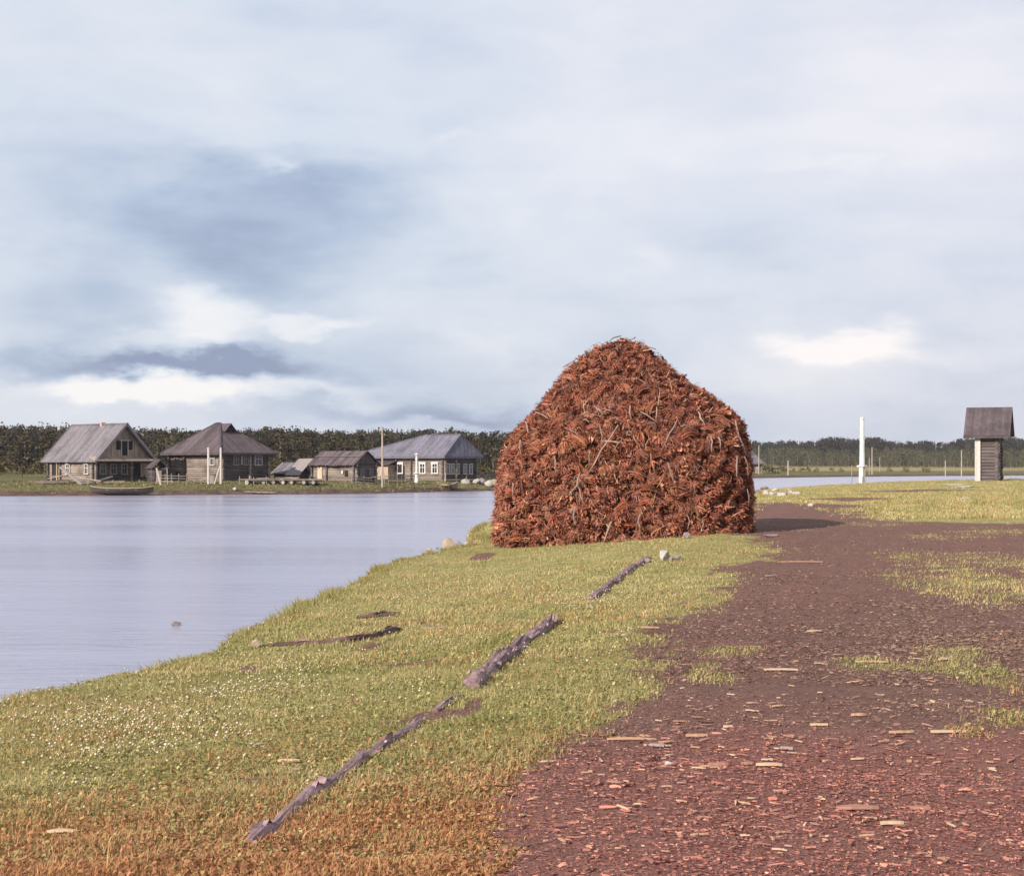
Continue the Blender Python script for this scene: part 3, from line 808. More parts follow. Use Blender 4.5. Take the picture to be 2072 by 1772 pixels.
# gablet: a little gabled dormer riding high on the right-hand hip
xm = h.L / 2; y0g = h.M / 2 - 1.75; y1g = h.M / 2 - .1; zg = zr - 1.75
gb = MB(); gb.box((xm - .55, y0g, zg), (xm + .55, y1g, zg + 1.0), .7)
gb.add([(xm - .55, y0g - .003, zg + 1.0), (xm + .55, y0g - .003, zg + 1.0), (xm, y0g - .003, zg + 1.62)], [(0, 1, 2)], .6)
gl = gb.build('gablet', M['roof_dark'], rf)
gb = MB()
for sg in (-1, 1):
    h.plank_slope(gb, (xm + sg * .95, y0g - .5, zg + .72), (xm + sg * .95, y1g + .3, zg + .72), lambda t: 1.36, (-sg * .95, 0, .98), 9)
gb.build('gablet_roof', M['roof_dark'], rf)
gb = MB(); gb.box((xm - .3, y0g - .05, zg + .2), (xm + .3, y0g - .01, zg + .85)); gb.build('gablet_opening', M['dark'], rf)
for px, w, head, mt in ((477, .62, 0, 'trim_dull'), (497.5, .5, 0, 'trim_dull'), (522, .95, 0, 'trim')):
    a = h.sr(px); h.window('R', a, h.z(940, 'R', a), w, 1.05, M[mt])
sh = MB(); a = h.sr(488); h.fbox(sh, 'R', a - .16, a + .16, .1, .15, h.z(940, 'R', a), h.z(921, 'R', a)); sh.build('shutter', M['board'], h.root)
a = h.sl(430.5); h.window('L', a, h.z(940, 'L', a), .6, 1.2, M['trim'])
a = h.sl(358); h.window('L', a, h.z(932, 'L', a), .55, .55, M['trim_dull'])
d_ = MB(); a = h.sl(360); h.fbox(d_, 'L', a - .35, a + .35, -.02, .08, .1, 1.25); d_.build('door', M['dark'], h.root)

# ---- long house with white windows
h = House('log_house', 'long log house with a blue-grey hipped roof and white-framed windows', 'house', 898.3, 212, 964.6, 700, zat(970.9, 212), 2.95)
h.L = h.sr(964.6); h.M = 17.0
h.logs([M['log_dark_and_shade'], M['log_grey']], cross_r=[h.sr(921.5)], cross_l=[h.sl(833), h.sl(804)])
ze = h.h + .1; zr = h.z(879.5, 'R', 4.2)
rf = h.hip_roof(M['roof_blue'], ze, zr, h.sl(871) - 2.4, h.sl(797) - 2.8, ov=.62, npl=30, colr=(.85, 1.15))
for px in (810, 855.5, 880.5):
    a = h.sl(px); h.window('L', a, h.z(956.5, 'L', a), .78, 1.15, M['white'], fw=.17, head=.12)
for px in (905.5, 914.8, 924.8, 940.5, 952.0):
    a = h.sr(px); h.window('R', a, h.z(958, 'R', a), .42, 1.2, M['trim'], fw=.14, cross=.68)
ci = MB(); h.fbox(ci, 'L', -.05, h.sl(815), .15, .19, h.h - .3, h.h + .02, 1.2); ci.build('cornice_board', M['board'], h.root)
sk = MB(); h.fbox(sk, 'R', -.1, h.L + .25, .12, .42, -.1, .1, 1.15); sk.build('sill_log', M['board'], h.root)
# porch with a pent roof on the left front
po = MB(); a0, a1 = h.sl(802), h.sl(763)
h.fbox(po, 'L', a0, a1, .1, 1.6, -.6, 1.95, .95); pw = po.build('porch', M['board'], h.root)
pr_ = MB(); h.plank_slope(pr_, (-1.95, a0 - .3, 1.93), (-1.95, a1 + .2, 1.93), lambda t: 2.0, (1.9, 0, .62), 18, colr=(.6, 1.0)); pr_.build('porch_roof', M['roof_dark'], pw)
a = a1 - .9
fr = MB(); z0_, z1_ = .72, 1.6
for (b0, b1, c0, c1) in ((a - .5, a - .36, z0_, z1_), (a + .36, a + .5, z0_, z1_), (a - .5, a + .5, z1_, z1_ + .12), (a - .5, a + .5, z0_ - .1, z0_)): h.fbox(fr, 'L', b0, b1, 1.6, 1.68, c0, c1)
f_ = fr.build('window', M['white'], pw)
fr = MB(); h.fbox(fr, 'L', a - .36, a + .36, 1.6, 1.62, z0_, z1_); fr.build('pane', M['glass'], f_)
fr = MB(); h.fbox(fr, 'L', a - .03, a + .03, 1.62, 1.65, z0_, z1_); h.fbox(fr, 'L', a - .36, a + .36, 1.62, 1.655, 1.15, 1.21); fr.build('sash', M['white'], f_)
d_ = MB(); h.fbox(d_, 'L', a0 - 1.5, a0 - .4, -.02, .1, 0, 1.9); d_.build('doorway', M['dark'], h.root)

# ---- low barn
h = House('log_barn', 'low log barn with a dark plank roof between two log houses', 'barn', 718.6, 197, 761.4, 631, zat(971, 197), 1.98)
h.logs([M['log_dark_and_shade'], M['log_grey']], dia=.24, cross_l=[h.sl(662)])
mb = MB(); xm = h.L / 2; ze = h.h; zr = h.z(912, 'R', xm); ov = .5
half = xm + ov; sl = math.hypot(half, zr - ze + .15)
for sg in (0, 1):
    A = (-ov if sg == 0 else h.L + ov, -.35, ze - .15); B = (A[0], h.M + .3, A[2]); up = (half if sg == 0 else -half, 0, zr - ze + .15)
    h.plank_slope(mb, A, B, lambda t: sl, up, 26, colr=(.55, 1.5), over=.18)
    mb.bar((A[0] * .45 + xm * .55 - .05 * (1 - 2 * sg), -.3, ze * .45 + zr * .55 + .06), (A[0] * .45 + xm * .55, h.M + .25, ze * .45 + zr * .55 + .06), .12, .1, 1.5)
mb.build('roof', M['roof_dark'], h.root)
for y in (-.08, h.M + .04):
    gb = MB()
    for i in range(18):
        x0, x1 = h.L * i / 18, h.L * (i + .93) / 18; zt = lambda x: ze + (zr - ze - .08) * (1 - abs(x - xm) / xm)
        gb.add([(x0, y, ze), (x1, y, ze), (x1, y, zt(x1)), (x0, y, zt(x0))], [(0, 1, 2, 3)], random.uniform(.7, 1.1))
    gb.build('gable_boards', M['log_dark_and_shade'], h.root)
for px in (732, 751):
    a = h.sr(px); h.window('R', a, .55, .45, .7, M['trim_dull'], fw=.1, off=.08)
d_ = MB(); a = h.sl(648); h.fbox(d_, 'L', a - .4, a + .4, -.02, .1, .1, 1.6, 1.2); d_.build('door', M['board'], h.root)
d_ = MB(); a = h.sl(701); h.fbox(d_, 'L', a - .25, a + .25, -.02, .09, .45, 1.15); d_.build('loading_hatch', M['dark'], h.root)
d_ = MB(); a = h.sl(694); h.fbox(d_, 'L', a - .12, a + .12, .09, .15, .75, 1.15); d_.build('shutter', M['white'], h.root)
# lean-to against the barn's far end, with a pale new roof on posts
lt = MB(); y0 = h.M + .5
h.plank_slope(lt, (-1.7, y0, .55), (-1.7, y0 + 2.6, .55), lambda t: 3.2, (2.3, .0, 1.95), 9, colr=(.7, 1.35)); lt.build('lean_to_roof', M['trim_dull'], h.root)
for (x, y) in ((-1.5, y0 + .2), (-1.5, y0 + 1.3), (-1.5, y0 + 2.4), (.3, y0 + 2.4)):
    lp = MB(); lp.tube([(x, y, -.6), (x, y, .62 + max(0, x + 1.4) * .9)], .08, 6); lp.build('lean_to_post', M['rail'], h.root)

# ---- low far roof, tiny hut
h = House('shed', 'low shed with a sagging pale plank roof behind the dark hipped house', 'shed', 588, 205, 600, 552, 1.3, .85)
h.L = 3.0; h.M = 2.9; h.logs([M['log_dark_and_shade'], M['log_dark_and_shade']], dia=.28)
mb = MB()
h.plank_slope(mb, (-.5, -.4, .9), (-.5, h.M + .4, .9), lambda t: 2.5, (2, 0, 1.35), 14, colr=(.7, 1.2)); h.plank_slope(mb, (h.L + .5, -.4, .9), (h.L + .5, h.M + .4, .9), lambda t: 2.5, (-2, 0, 1.35), 14, colr=(.7, 1.2))
mb.build('roof', M['roof_grey'], h.root)
h = House('hut', 'tiny dark plank hut squeezed between the leftmost house and the hipped house', 'hut', 309, 186, 322, 300, 1.15, 1.75, theta=30)
h.L = 1.7; h.M = 2.0; h.logs([M['log_dark_and_shade'], M['log_dark_and_shade']], dia=.25, ext=.08)
mb = MB()
for sg in (0, 1): h.plank_slope(mb, (-.25 if sg == 0 else h.L + .25, -.3, 1.7), (-.25 if sg == 0 else h.L + .25, h.M + .3, 1.7), lambda t: 1.5, (1.1 if sg == 0 else -1.1, 0, 1.0), 9, colr=(.6, 1.1))
mb.build('roof', M['roof_dark'], h.root)
d_ = MB(); h.fbox(d_, 'R', .35, 1.0, -.02, .07, .05, 1.45, 1.1); d_.build('door', M['board'], h.root)
d_ = MB(); h.fbox(d_, 'R', 1.15, 1.6, -.02, .06, .3, 1.5); d_.build('side_opening', M['dark'], h.root)

# ---- distant house beyond the stack
h = House('log_house', 'distant grey log house with a hipped roof behind the right side of the bark stack', 'house', 1500, 486, 1541.8, 1470, zat(958.5, 490), 3.0, theta=25)
h.L = h.sr(1541.8); h.M = 7.0
h.logs([M['log_grey'], M['log_grey']], dia=.3)
h.hip_roof(M['roof_grey'], h.h + .1, h.z(905, 'R', 3), 2.4, 4.6, ov=.7, npl=24)
d_ = MB(); a = h.sr(1532.5); h.fbox(d_, 'R', a - .7, a + .7, -.02, .1, .1, 2.1, 1.2); d_.build('door', M['board'], h.root)
a = h.sr(1521); h.window('R', a, 1.0, .9, 1.1, M['trim_dull'])

# ---- steep-roofed hut at the right edge, on the near bank
h = House('plank_hut', 'small dark hut with a steep plank roof at the right edge of the near bank', 'hut', 1978, 138, 2010, 1960, 1.72, 4.05, theta=-22)
h.L = 1.7; h.M = 3.2
h.logs([M['log_dark_and_shade'], M['log_dark_and_shade']], dia=.27, ext=.08)
co = MB(); co.box((-.12, -.2, -.4), (.25, -.08, h.h)); co.box((-.2, -.2, -.4), (-.08, .25, h.h)); co.build('corner_board', M['trim'], h.root)
mb = MB(); ym = h.M / 2; ov = .6; rise = 2.45; sl = math.hypot(ym + ov, rise)
h.plank_slope(mb, (-1.1, -ov, h.h - .12), (h.L + 1.0, -ov, h.h - .12), lambda t: sl, (0, ym + ov, rise), 20, colr=(.8, 1.2)); h.plank_slope(mb, (-1.1, h.M + ov, h.h - .12), (h.L + 1.0, h.M + ov, h.h - .12), lambda t: sl, (0, -ym - ov, rise), 20, colr=(.8, 1.2))
mb.bar((-1.1, -ov - .02, h.h - .24), (h.L + 1, -ov - .02, h.h - .24), .07, .2, .8)
mb.build('roof', M['roof_dark'], h.root)
for x in (.05, h.L - .1):
    gb = MB(); gb.add([(x, 0, h.h), (x, h.M, h.h), (x, ym, h.h + 1.75)], [(0, 1, 2)], .9); gb.build('gable_boards', M['board'], h.root)

# ------------------------------------------------------------------ poles, posts, fences
def pole(name, label, cat, px, d, y_top, y_bot, r0, r1, mat, group=None, near=False, lean=0.0):
    x = (px - CX) / F * d; z0 = zat(y_bot, d); zt = zat(y_top, d)
    g = H(x, d) if near else FH(x, d)
    e = empty(name, (x, d, min(z0, g))) ; tag(e, label, cat, group)
    b = MB(); hgt = zt - e.location.z
    b.tube([(0, 0, -.5), (lean * .5, 0, hgt * .5), (lean, 0, hgt)], [r0, (r0 + r1) / 2, r1], 8, 1.0, jit=.04); b.build('shaft', mat, e)
    return e, hgt
e, hg = pole('telegraph_pole', 'tallest wooden telegraph pole, standing between the barn and the long house', 'pole', 773.6, 191, 865, 972, .13, .09, M['pole_wood'])
for k, dz in enumerate((.25, .55, .95)):
    b = MB(); s_ = 1 if k % 2 == 0 else -1
    b.tube([(0, 0, hg - dz), (s_ * .24, -.05, hg - dz), (s_ * .24, -.05, hg - dz + .16)], .025, 5); ar = b.build('insulator_hook', M['dark'], e)
    b = MB(); b.lathe([(.03, 0), (.06, .02), (.055, .09), (.02, .13)], 8, at=(s_ * .24, -.05, hg - dz + .1)); b.build('insulator', M['white'], ar)
# turned white post
x = (843 - CX) / F * 202; z0 = zat(971.5, 202)
e = empty('turned_post', (x, 202, z0)); tag(e, 'white turned post with ring collars in front of the long house', 'post')
b = MB(); b.lathe([(.26, -.3), (.26, .05), (.23, .1), (.21, .75), (.2, .8)], 12); b.build('base', M['white'], e)
b = MB(); b.lathe([(.2, .8), (.36, .84), (.36, .92), (.17, .97)], 12); b.build('collar', M['white'], e)
b = MB(); b.lathe([(.14, .97), (.12, 3.15)], 12); b.build('shaft', M['white'], e)
b = MB(); b.lathe([(.12, 2.5), (.2, 2.54), (.2, 2.62), (.12, 2.66)], 12); b.build('collar', M['white'], e)
b = MB(); b.lathe([(.12, 3.1), (.26, 3.16), (.26, 3.24), (.14, 3.3), (.05, 3.36)], 12); b.build('cap', M['white'], e)
# two pale gate posts before the hipped house
e, hg = pole('gate_post', 'left one of two tall pale posts in front of the hipped house', 'post', 421.7, 184, 905.5, 976, .14, .12, M['trim'], 'tall pale gate posts')
b = MB(); b.box((.14, -.1, 0), (.6, .1, .9)); b.build('notice_board', M['trim_dull'], e)
e, hg = pole('gate_post', 'right one of two tall pale posts, with a slanting prop', 'post', 446.8, 184, 905.5, 976, .14, .12, M['trim'], 'tall pale gate posts')
b = MB(); b.tube([(-.75, -.15, -.2), (-.1, -.05, hg * .48)], .07, 6); b.build('prop', M['trim'], e)

# white mile mark on the near bank
dmk = 150; x = (1744.5 - CX) / F * dmk; z0 = H(x, dmk)
e = empty('river_mark', (x, dmk, z0)); tag(e, 'tall white wooden river mark with a broad boxed base on the grassy bank', 'river mark')
u = dmk / F
zc = zat(944, dmk) - z0; zt = zat(848, dmk) - z0
b = MB(); b.lathe([(.32, -.4), (.31, 0), (.285, zc - .08)], 4); o = b.build('base', M['white'], e)
b = MB(); b.lathe([(.30, zc - .08), (.50, zc - .02), (.50, zc + .1), (.27, zc + .16)], 4); b.build('collar', M['white'], e)
b = MB(); b.lathe([(.25, zc + .16), (.20, zt - .9), (.185, zt)], 8); b.build('shaft', M['white'], e)
b = MB(); b.lathe([(.21, zt - 1.75), (.235, zt - 1.72), (.235, zt - 1.6), (.2, zt - 1.56)], 8); b.build('band', M['white'], e)
b = MB(); b.lathe([(.185, zt), (.22, zt + .02), (.2, zt + .1), (.03, zt + .2)], 8); b.build('cap', M['white'], e)
pole('stake', 'thin dark stake on the bank just left of the white river mark', 'stake', 1723.5, 148, 941, 973, .05, .035, M['rail'], near=True)

for px, d, y0, y1, r, lab in ((1535.5, 480, 901, 958, .17, 'tall thin pole in front of the distant grey house'), (1594.7, 470, 932, 958.5, .24, 'short stout post right of the distant grey house'),
        (1764.5, 520, 905, 956.5, .2, 'tall pole across the water just right of the white river mark'), (1759, 522, 926, 956.5, .13, 'shorter pole touching the tall one beyond the white river mark'),
        (1780, 600, 925, 951, .1, 'faint thin pole before the birches, second to the right of the river mark'), (1913, 530, 932, 956.5, .2, 'short pole on the far meadow, left of the taller one'),
        (1945.5, 535, 911, 955.5, .22, 'tall pole on the far meadow, rightmost across the water')):
    pole('pole', lab, 'pole', px, d, y0, y1, r, r * .75, M['pole_wood'], 'poles along the far shore')

def rail_fence(label, pts, posts, rails, hgt, group, d_off=0):
    """pts = two photo points (px, depth); posts and rails are parts of one fence"""
    (p0, d0), (p1, d1) = pts
    A = FP(p0, d0); B = FP(p1, d1)
    e = empty('rail_fence', A); tag(e, label, 'fence', group)
    n = posts
    for i in range(n):
        t = (i + random.uniform(-.1, .1) * (0 < i < n - 1)) / (n - 1); q_ = A.lerp(B, t); g = FH(q_.x, q_.y)
        b = MB(); b.tube([Vector((q_.x, q_.y, g - .3)) - A, Vector((q_.x + random.uniform(-.06, .06), q_.y, g + hgt * random.uniform(.95, 1.25))) - A], [.06, .05], 6, random.uniform(.8, 1.3)); b.build('fence_post', M['rail'], e)
    for k in range(rails):
        z = hgt * (k + .75) / (rails + .1); b = MB()
        for i in range(max(1, n // 2)):
            a0 = A.lerp(B, i / max(1, n // 2)); a1 = A.lerp(B, min(1, (i + 1.08) / max(1, n // 2)))
            b.tube([Vector((a0.x, a0.y - .07, FH(a0.x, a0.y) + z + random.uniform(-.07, .07))) - A, Vector((a1.x, a1.y - .07, FH(a1.x, a1.y) + z + random.uniform(-.07, .07))) - A], .05, 6, random.uniform(.7, 1.5))
        b.build('rail', M['rail'], e)
    return e
rail_fence('rail fence with a few uprights in front of the hipped house', ((318, 183), (436, 185)), 9, 3, 1.05, 'wooden fences of the village')
rail_fence('single low rail on two posts beside the long timber platform', ((484, 185), (540, 186)), 3, 1, .8, 'wooden fences of the village')
rail_fence('crooked rail fence in front of the barn gable', ((712, 192), (770, 195)), 6, 3, .95, 'wooden fences of the village')
rail_fence('ragged rail fence before the porch of the long house', ((778, 197), (838, 204)), 8, 3, 1.0, 'wooden fences of the village')
# stake fence right of the long house
A = FP(966, 219); B = FP(1015, 226); e = empty('stake_fence', A); tag(e, 'thin grey fence of upright stakes between the long house and the stack', 'fence', 'wooden fences of the village')
b = MB()
for i in range(46):
    q_ = A.lerp(B, i / 45); g = FH(q_.x, q_.y); b.tube([Vector((q_.x, q_.y, g - .2)) - A, Vector((q_.x + random.uniform(-.12, .12), q_.y, g + random.uniform(.8, 1.5))) - A], [.045, .03], 5, random.uniform(.8, 1.5))
b.build('stakes', M['rail'], e)
for k in (0.45, .95):
    b = MB(); b.tube([Vector((0, -.08, k)), Vector((B.x - A.x, B.y - A.y - .08, FH(B.x, B.y) - A.z + k))], .045, 6); b.build('rail', M['rail'], e)

# platform of long timbers laid over cross logs
A = P(514, 187, FH((514 - CX) / F * 187, 187) - .05); B = P(648, 187, A.z)
W = B.x - A.x
e = empty('timber_platform', A); tag(e, 'long low platform of planks laid across log bearers on the far bank', 'platform')
for i, px in enumerate((536, 556, 575, 592.5, 617, 636)):
    x = (px - 514) * 187 / F; b = MB(); b.tube([(x, -1.1, .24), (x + .1, 1.6, .24)], [.2, .19], 10, random.uniform(.8, 1.3)); b.build('bearer', M['pole_wood'], e)
b = MB()
for i in range(10):
    y = -1.0 + i * .26
    xa = -1.2 + random.uniform(-.6, .6) if i else -1.6; xb = W + random.uniform(-.4, .4)
    b.tube([(xa, y, .52 + random.uniform(-.03, .05)), (xb, y + random.uniform(-.1, .1), .52 + random.uniform(-.03, .05))], .11, 8, random.uniform(.7, 1.4), jit=.06)
for i in range(5):
    xa = random.uniform(0, W * .6); b.bar((xa, random.uniform(-.6, 1), .66 + i * .03), (xa + random.uniform(1.2, 2.5), random.uniform(-.6, 1), .72 + i * .03), .2, .05, random.uniform(.9, 1.6))
b.build('timbers', M['rail'], e)
b = MB(); b.box((-.6, -.6, -.2), (W - .2, 1.4, .12), .4); b.build('dark_bed', M['dark'], e)  # near-black block under the timbers

# planks and beams lying about the leftmost house
def beam(name, label, cat, p0, p1, w, t, mat, group=None, z0=None, z1=None, col=1.0):
    """p = (px, depth, height above the ground)"""
    a = FP(p0[0], p0[1]) + Vector((0, 0, p0[2])); b_ = FP(p1[0], p1[1]) + Vector((0, 0, p1[2]))
    mb = MB(); mb.bar(Vector((0, 0, 0)), b_ - a, w, t, col); o = mb.build(name, mat, None, a); tag(o, label, cat, group); return o
gp = 'loose timbers by the leftmost house'
beam('beam', 'grey beam leaning down from the doorway of the leftmost house', 'beam', (122, 182.0, 1.75), (166, 178.5, .05), .22, .2, M['trim_dull'], gp)
beam('plank', 'pale tilted plank low beside the doorway of the leftmost house', 'plank', (96, 179.5, .55), (134, 180.0, 1.0), .3, .08, M['board'], gp, col=1.2)
beam('plank', 'long dark plank lying flat under the left windows of the leftmost house', 'plank', (98, 179.6, .85), (150, 180.5, .8), .35, .1, M['rail'], gp)
beam('plank', 'long sloping plank from the foot of the house corner toward the left heap', 'plank', (142, 180.6, .95), (205, 179.2, .4), .3, .09, M['rail'], gp, col=1.3)
beam('beam', 'low grey beam stretched along the grass before the right-hand wall of the leftmost house', 'beam', (165, 179, .2), (252, 180.2, .35), .22, .18, M['rail'], gp, col=.9)
beam('beam', 'short beam end sticking out beside the right-hand wall base of the leftmost house', 'beam', (178, 178.6, .15), (228, 181, .75), .16, .14, M['rail'], gp, col=1.1)
beam('beam', 'dark beam on the ground at the far left below the doorway', 'beam', (70, 179, .25), (140, 179.2, .3), .3, .3, M['rail'], gp, col=.6)
beam('board', 'pale board leaning beside the tiny hut', 'board', (316.5, 181, 1.9), (325, 180, 0), .18, .05, M['trim'], col=1.2)
beam('board', 'upright pale board standing right of the leaning one by the tiny hut', 'board', (338, 181, 1.9), (339, 181, 0), .14, .06, M['board'], col=1.2)
beam('plank', 'thin pale plank lying at the waterline below the timber platform', 'plank', (495, 178.2, .12), (558, 179.4, .12), .2, .06, M['board'], col=1.3)
beam('stick', 'stick leaning on the dark wall left of the long house corner windows', 'stick', (902, 210.8, 1.1), (900.5, 210.0, 0), .07, .07, M['rail'], col=1.4)
beam('stick', 'stick leaning on the dark wall under the right pair of windows', 'stick', (946, 215.4, 1.0), (940.5, 214.4, 0), .07, .07, M['rail'], col=1.4)

# ------------------------------------------------------------------ boats
def boat(label, loc, L, W, D, rz, tilt=0.0):
    e = empty('rowing_boat', loc, rz); e.rotation_euler[0] = tilt; tag(e, label, 'boat', 'boats drawn up on the far shore')
    n = 22; b = MB(); V = []; ns = 9
    for i in range(n + 1):
        u = -1 + 2 * i / n; wv = W / 2 * max(0.03, (1 - abs(u) ** 2.6)); sh = D * (1 + .75 * abs(u) ** 3)
        keel = .5 * D * abs(u) ** 4
        for k in range(ns):
            a = -math.pi / 2 + math.pi * k / (ns - 1)
            V.append((u * L / 2, wv * math.sin(a) , keel + (sh - keel) * (1 - math.cos(a) ** 1.2)))
    fc = [(i*ns+k, i*ns+k+1, (i+1)*ns+k+1, (i+1)*ns+k) for i in range(n) for k in range(ns - 1)]
    b.add(V, fc, .4)
    V2 = [(x, y * .93, z + .03 if z < D * .9 else z) for (x, y, z) in V]
    b.add(V2, [tuple(reversed(f)) for f in fc], .55)
    b.build('hull', M['log_dark_and_shade'], e)
    for k in (0, ns - 1):
        g_ = MB(); g_.tube([Vector(V[i*ns+k]) + Vector((0, 0, .02)) for i in range(n + 1)], .045, 6, 1.1); g_.build('gunwale', M['yellowed'], e)
    for u in (-.45, 0, .45):
        t_ = MB(); wv = W / 2 * (1 - abs(u) ** 2.6) * .95; t_.box((u * L / 2 - .1, -wv, D * .72), (u * L / 2 + .1, wv, D * .78)); t_.build('thwart', M['board'], e)
    return e
boat('long narrow wooden boat with upswept ends drawn up below the leftmost house', P(247, 172.6, .12), 6.6, 1.15, .5, R(4), R(-14))
boat('short dark boat pulled end-on to the shore below the long house', P(905, 201.5, .22), 3.3, 1.2, .55, R(-38), R(0))
# ------------------------------------------------------------------ trees
def leaf_cloud(V, T, C, pts, size, cols, rs, flat=0.4):
    """leaf clumps: small random triangles-pairs round each point"""
    for (p, s) in pts:
        n = Vector((rs.gauss(0, 1), rs.gauss(0, 1), rs.gauss(0, 1) + flat)).normalized()
        a = n.orthogonal().normalized(); a.rotate(Matrix.Rotation(rs.uniform(0, 6.28), 3, n)); b = n.cross(a)
        w = size * s; k = len(V)
        V += [p - a * w, p + b * w * .7, p + a * w, p - b * w * .7]
        T += [(k, k+1, k+2), (k, k+2, k+3)]
        c = rs.choice(cols); f = rs.uniform(.7, 1.3); C += [tuple(x * f for x in c)] * 4
def pine(rs, hgt=1.0):
    """crown of a unit-height Scots pine: bare lower stem, ragged rounded top"""
    V, T, C = [], [], []; pts = []
    for i in range(16):
        t = rs.uniform(.42, 1.0); r = .17 * (1.15 - t) ** .6 * rs.uniform(.5, 1.1); a = rs.uniform(0, 6.28)
        c = Vector((r * math.cos(a), r * math.sin(a), t * .95))
        for k in range(15):
            pts.append((c + Vector((rs.gauss(0, .045), rs.gauss(0, .045), rs.gauss(0, .028))), rs.uniform(.6, 1.4)))
    leaf_cloud(V, T, C, pts, .030, [(.028, .029, .020), (.038, .038, .024), (.020, .021, .017), (.046, .040, .026)], rs, .8)
    stem(V, T, C, .012, .93, (.13, .075, .05)); return V, T, C
def spruce(rs):
    V, T, C = [], [], []; pts = []
    for i in range(190):
        t = rs.random() ** .8; r = .15 * (1 - t) * rs.uniform(.5, 1.05) + .006; a = rs.uniform(0, 6.28)
        pts.append((Vector((r * math.cos(a), r * math.sin(a), .10 + .88 * t - r * .25)), rs.uniform(.6, 1.2) * (1.15 - .75 * t)))
    leaf_cloud(V, T, C, pts, .036, [(.024, .026, .020), (.032, .032, .024), (.018, .019, .016)], rs, .3)
    k = len(V); V += [Vector((-.012, 0, .93)), Vector((.012, 0, .93)), Vector((0, 0, 1.02))]; T += [(k, k+1, k+2)]; C += [(.025, .03, .02)] * 3
    stem(V, T, C, .011, .95, (.09, .06, .045)); return V, T, C
def birch(rs):
    V, T, C = [], [], []; pts = []
    for i in range(22):
        t = rs.uniform(.16, .98); r = .20 * math.sin(min(1, (1.03 - t) * 1.5) * 1.57) * rs.uniform(.3, 1.0); a = rs.uniform(0, 6.28)
        c = Vector((r * math.cos(a), r * math.sin(a), t))
        for k in range(14): pts.append((c + Vector((rs.gauss(0, .05), rs.gauss(0, .05), rs.gauss(0, .045))), rs.uniform(.6, 1.4)))
    leaf_cloud(V, T, C, pts, .028, [(.075, .074, .036), (.095, .090, .044), (.055, .056, .030), (.115, .098, .05)], rs, .5)
    stem(V, T, C, .011, .8, (.30, .27, .24)); return V, T, C
def shrub(rs):
    V, T, C = [], [], []; pts = []
    for i in range(20):
        a = rs.uniform(0, 6.28); e = rs.uniform(0.05, 1.2); r = rs.uniform(.5, 1.0)
        c = Vector((.6 * r * math.cos(a) * math.cos(e), .6 * r * math.sin(a) * math.cos(e), r * math.sin(e) * .95))
        for k in range(9): pts.append((c + Vector((rs.gauss(0, .11), rs.gauss(0, .11), abs(rs.gauss(0, .10)))), rs.uniform(.6, 1.3)))
    leaf_cloud(V, T, C, pts, .085, [(.10, .095, .036), (.13, .115, .045), (.075, .08, .032), (.16, .12, .05)], rs, .5)
    for i in range(4):
        k = len(V); a = rs.uniform(0, 6.28); q_ = Vector((.4 * math.cos(a), .4 * math.sin(a), .7)); V += [Vector((-.02, 0, 0)), Vector((.02, 0, 0)), q_]; T += [(k, k+1, k+2)]; C += [(.12, .09, .07)] * 3
    return V, T, C
def stem(V, T, C, r, h_, c):
    k = len(V)
    for j, z in enumerate((-.03, h_)):
        rr = r if j == 0 else r * .4
        for i in range(5): V.append(Vector((rr * math.cos(i * 1.2566), rr * math.sin(i * 1.2566), z)))
    for i in range(5):
        i2 = (i + 1) % 5; T.append((k+i, k+i2, k+5+i2)); T.append((k+i, k+5+i2, k+5+i))
    C += [c] * 10
rs = random.Random(5)
def protos(fn, n):
    out = []
    for i in range(n):
        V, T, C = fn(rs); out.append((np.array([tuple(v) for v in V], np.float32), np.array(T, np.int32), np.array(C, np.float32)))
    return out
TP = {'pine': protos(pine, 7), 'spruce': protos(spruce, 6), 'birch': protos(birch, 7), 'shrub': protos(shrub, 5)}
TD = {k: [np_mesh(k, p[0], p[1], p[2] * np.array([.80, .74, .80]), M['leaf']) for p in v] for k, v in TP.items()}
TM = {k: [np_mesh(k, *p, M['leaf']) for p in v] for k, v in TP.items()}
TLAB = {'pine': ('pine_tree', 'dark pine at the front edge of the wood behind the village', 'pines along the wood edge', 'pine'),
        'spruce': ('spruce_tree', 'pointed dark spruce at the front edge of the wood', 'spruces along the wood edge', 'spruce'),
        'birch': ('birch_tree', 'light olive birch at the foot of the far right wood', 'birches along the far meadow', 'birch'),
        'shrub': ('bush', 'low yellowish bush at the foot of the wood', 'bushes at the foot of the wood', 'bush')}
def forest_mass(name, label, items):
    Vs, Ts, Cs = [], [], []; nb = 0
    for kind, x, y, z, h_, w in items:
        v, t, c = TP[kind][rs.randrange(len(TP[kind]))]; a = rs.uniform(0, 6.28)
        ca, sa = math.cos(a), math.sin(a); sx = h_ * w
        o = np.empty_like(v); o[:, 0] = (v[:, 0] * ca - v[:, 1] * sa) * sx + x; o[:, 1] = (v[:, 0] * sa + v[:, 1] * ca) * sx + y; o[:, 2] = v[:, 2] * h_ + z
        Vs.append(o); Ts.append(t + nb); Cs.append(c * rs.uniform(.7, 1.25) * (np.array([.72, .62, .66]) if kind == 'birch' and y < 600 else (1.15 if y < 600 else 1.0))); nb += len(v)
    o = link_mesh(name, np_mesh(name, np.concatenate(Vs), np.concatenate(Ts), np.concatenate(Cs), M['leaf']))
    tag(o, label, 'forest', kind='stuff')
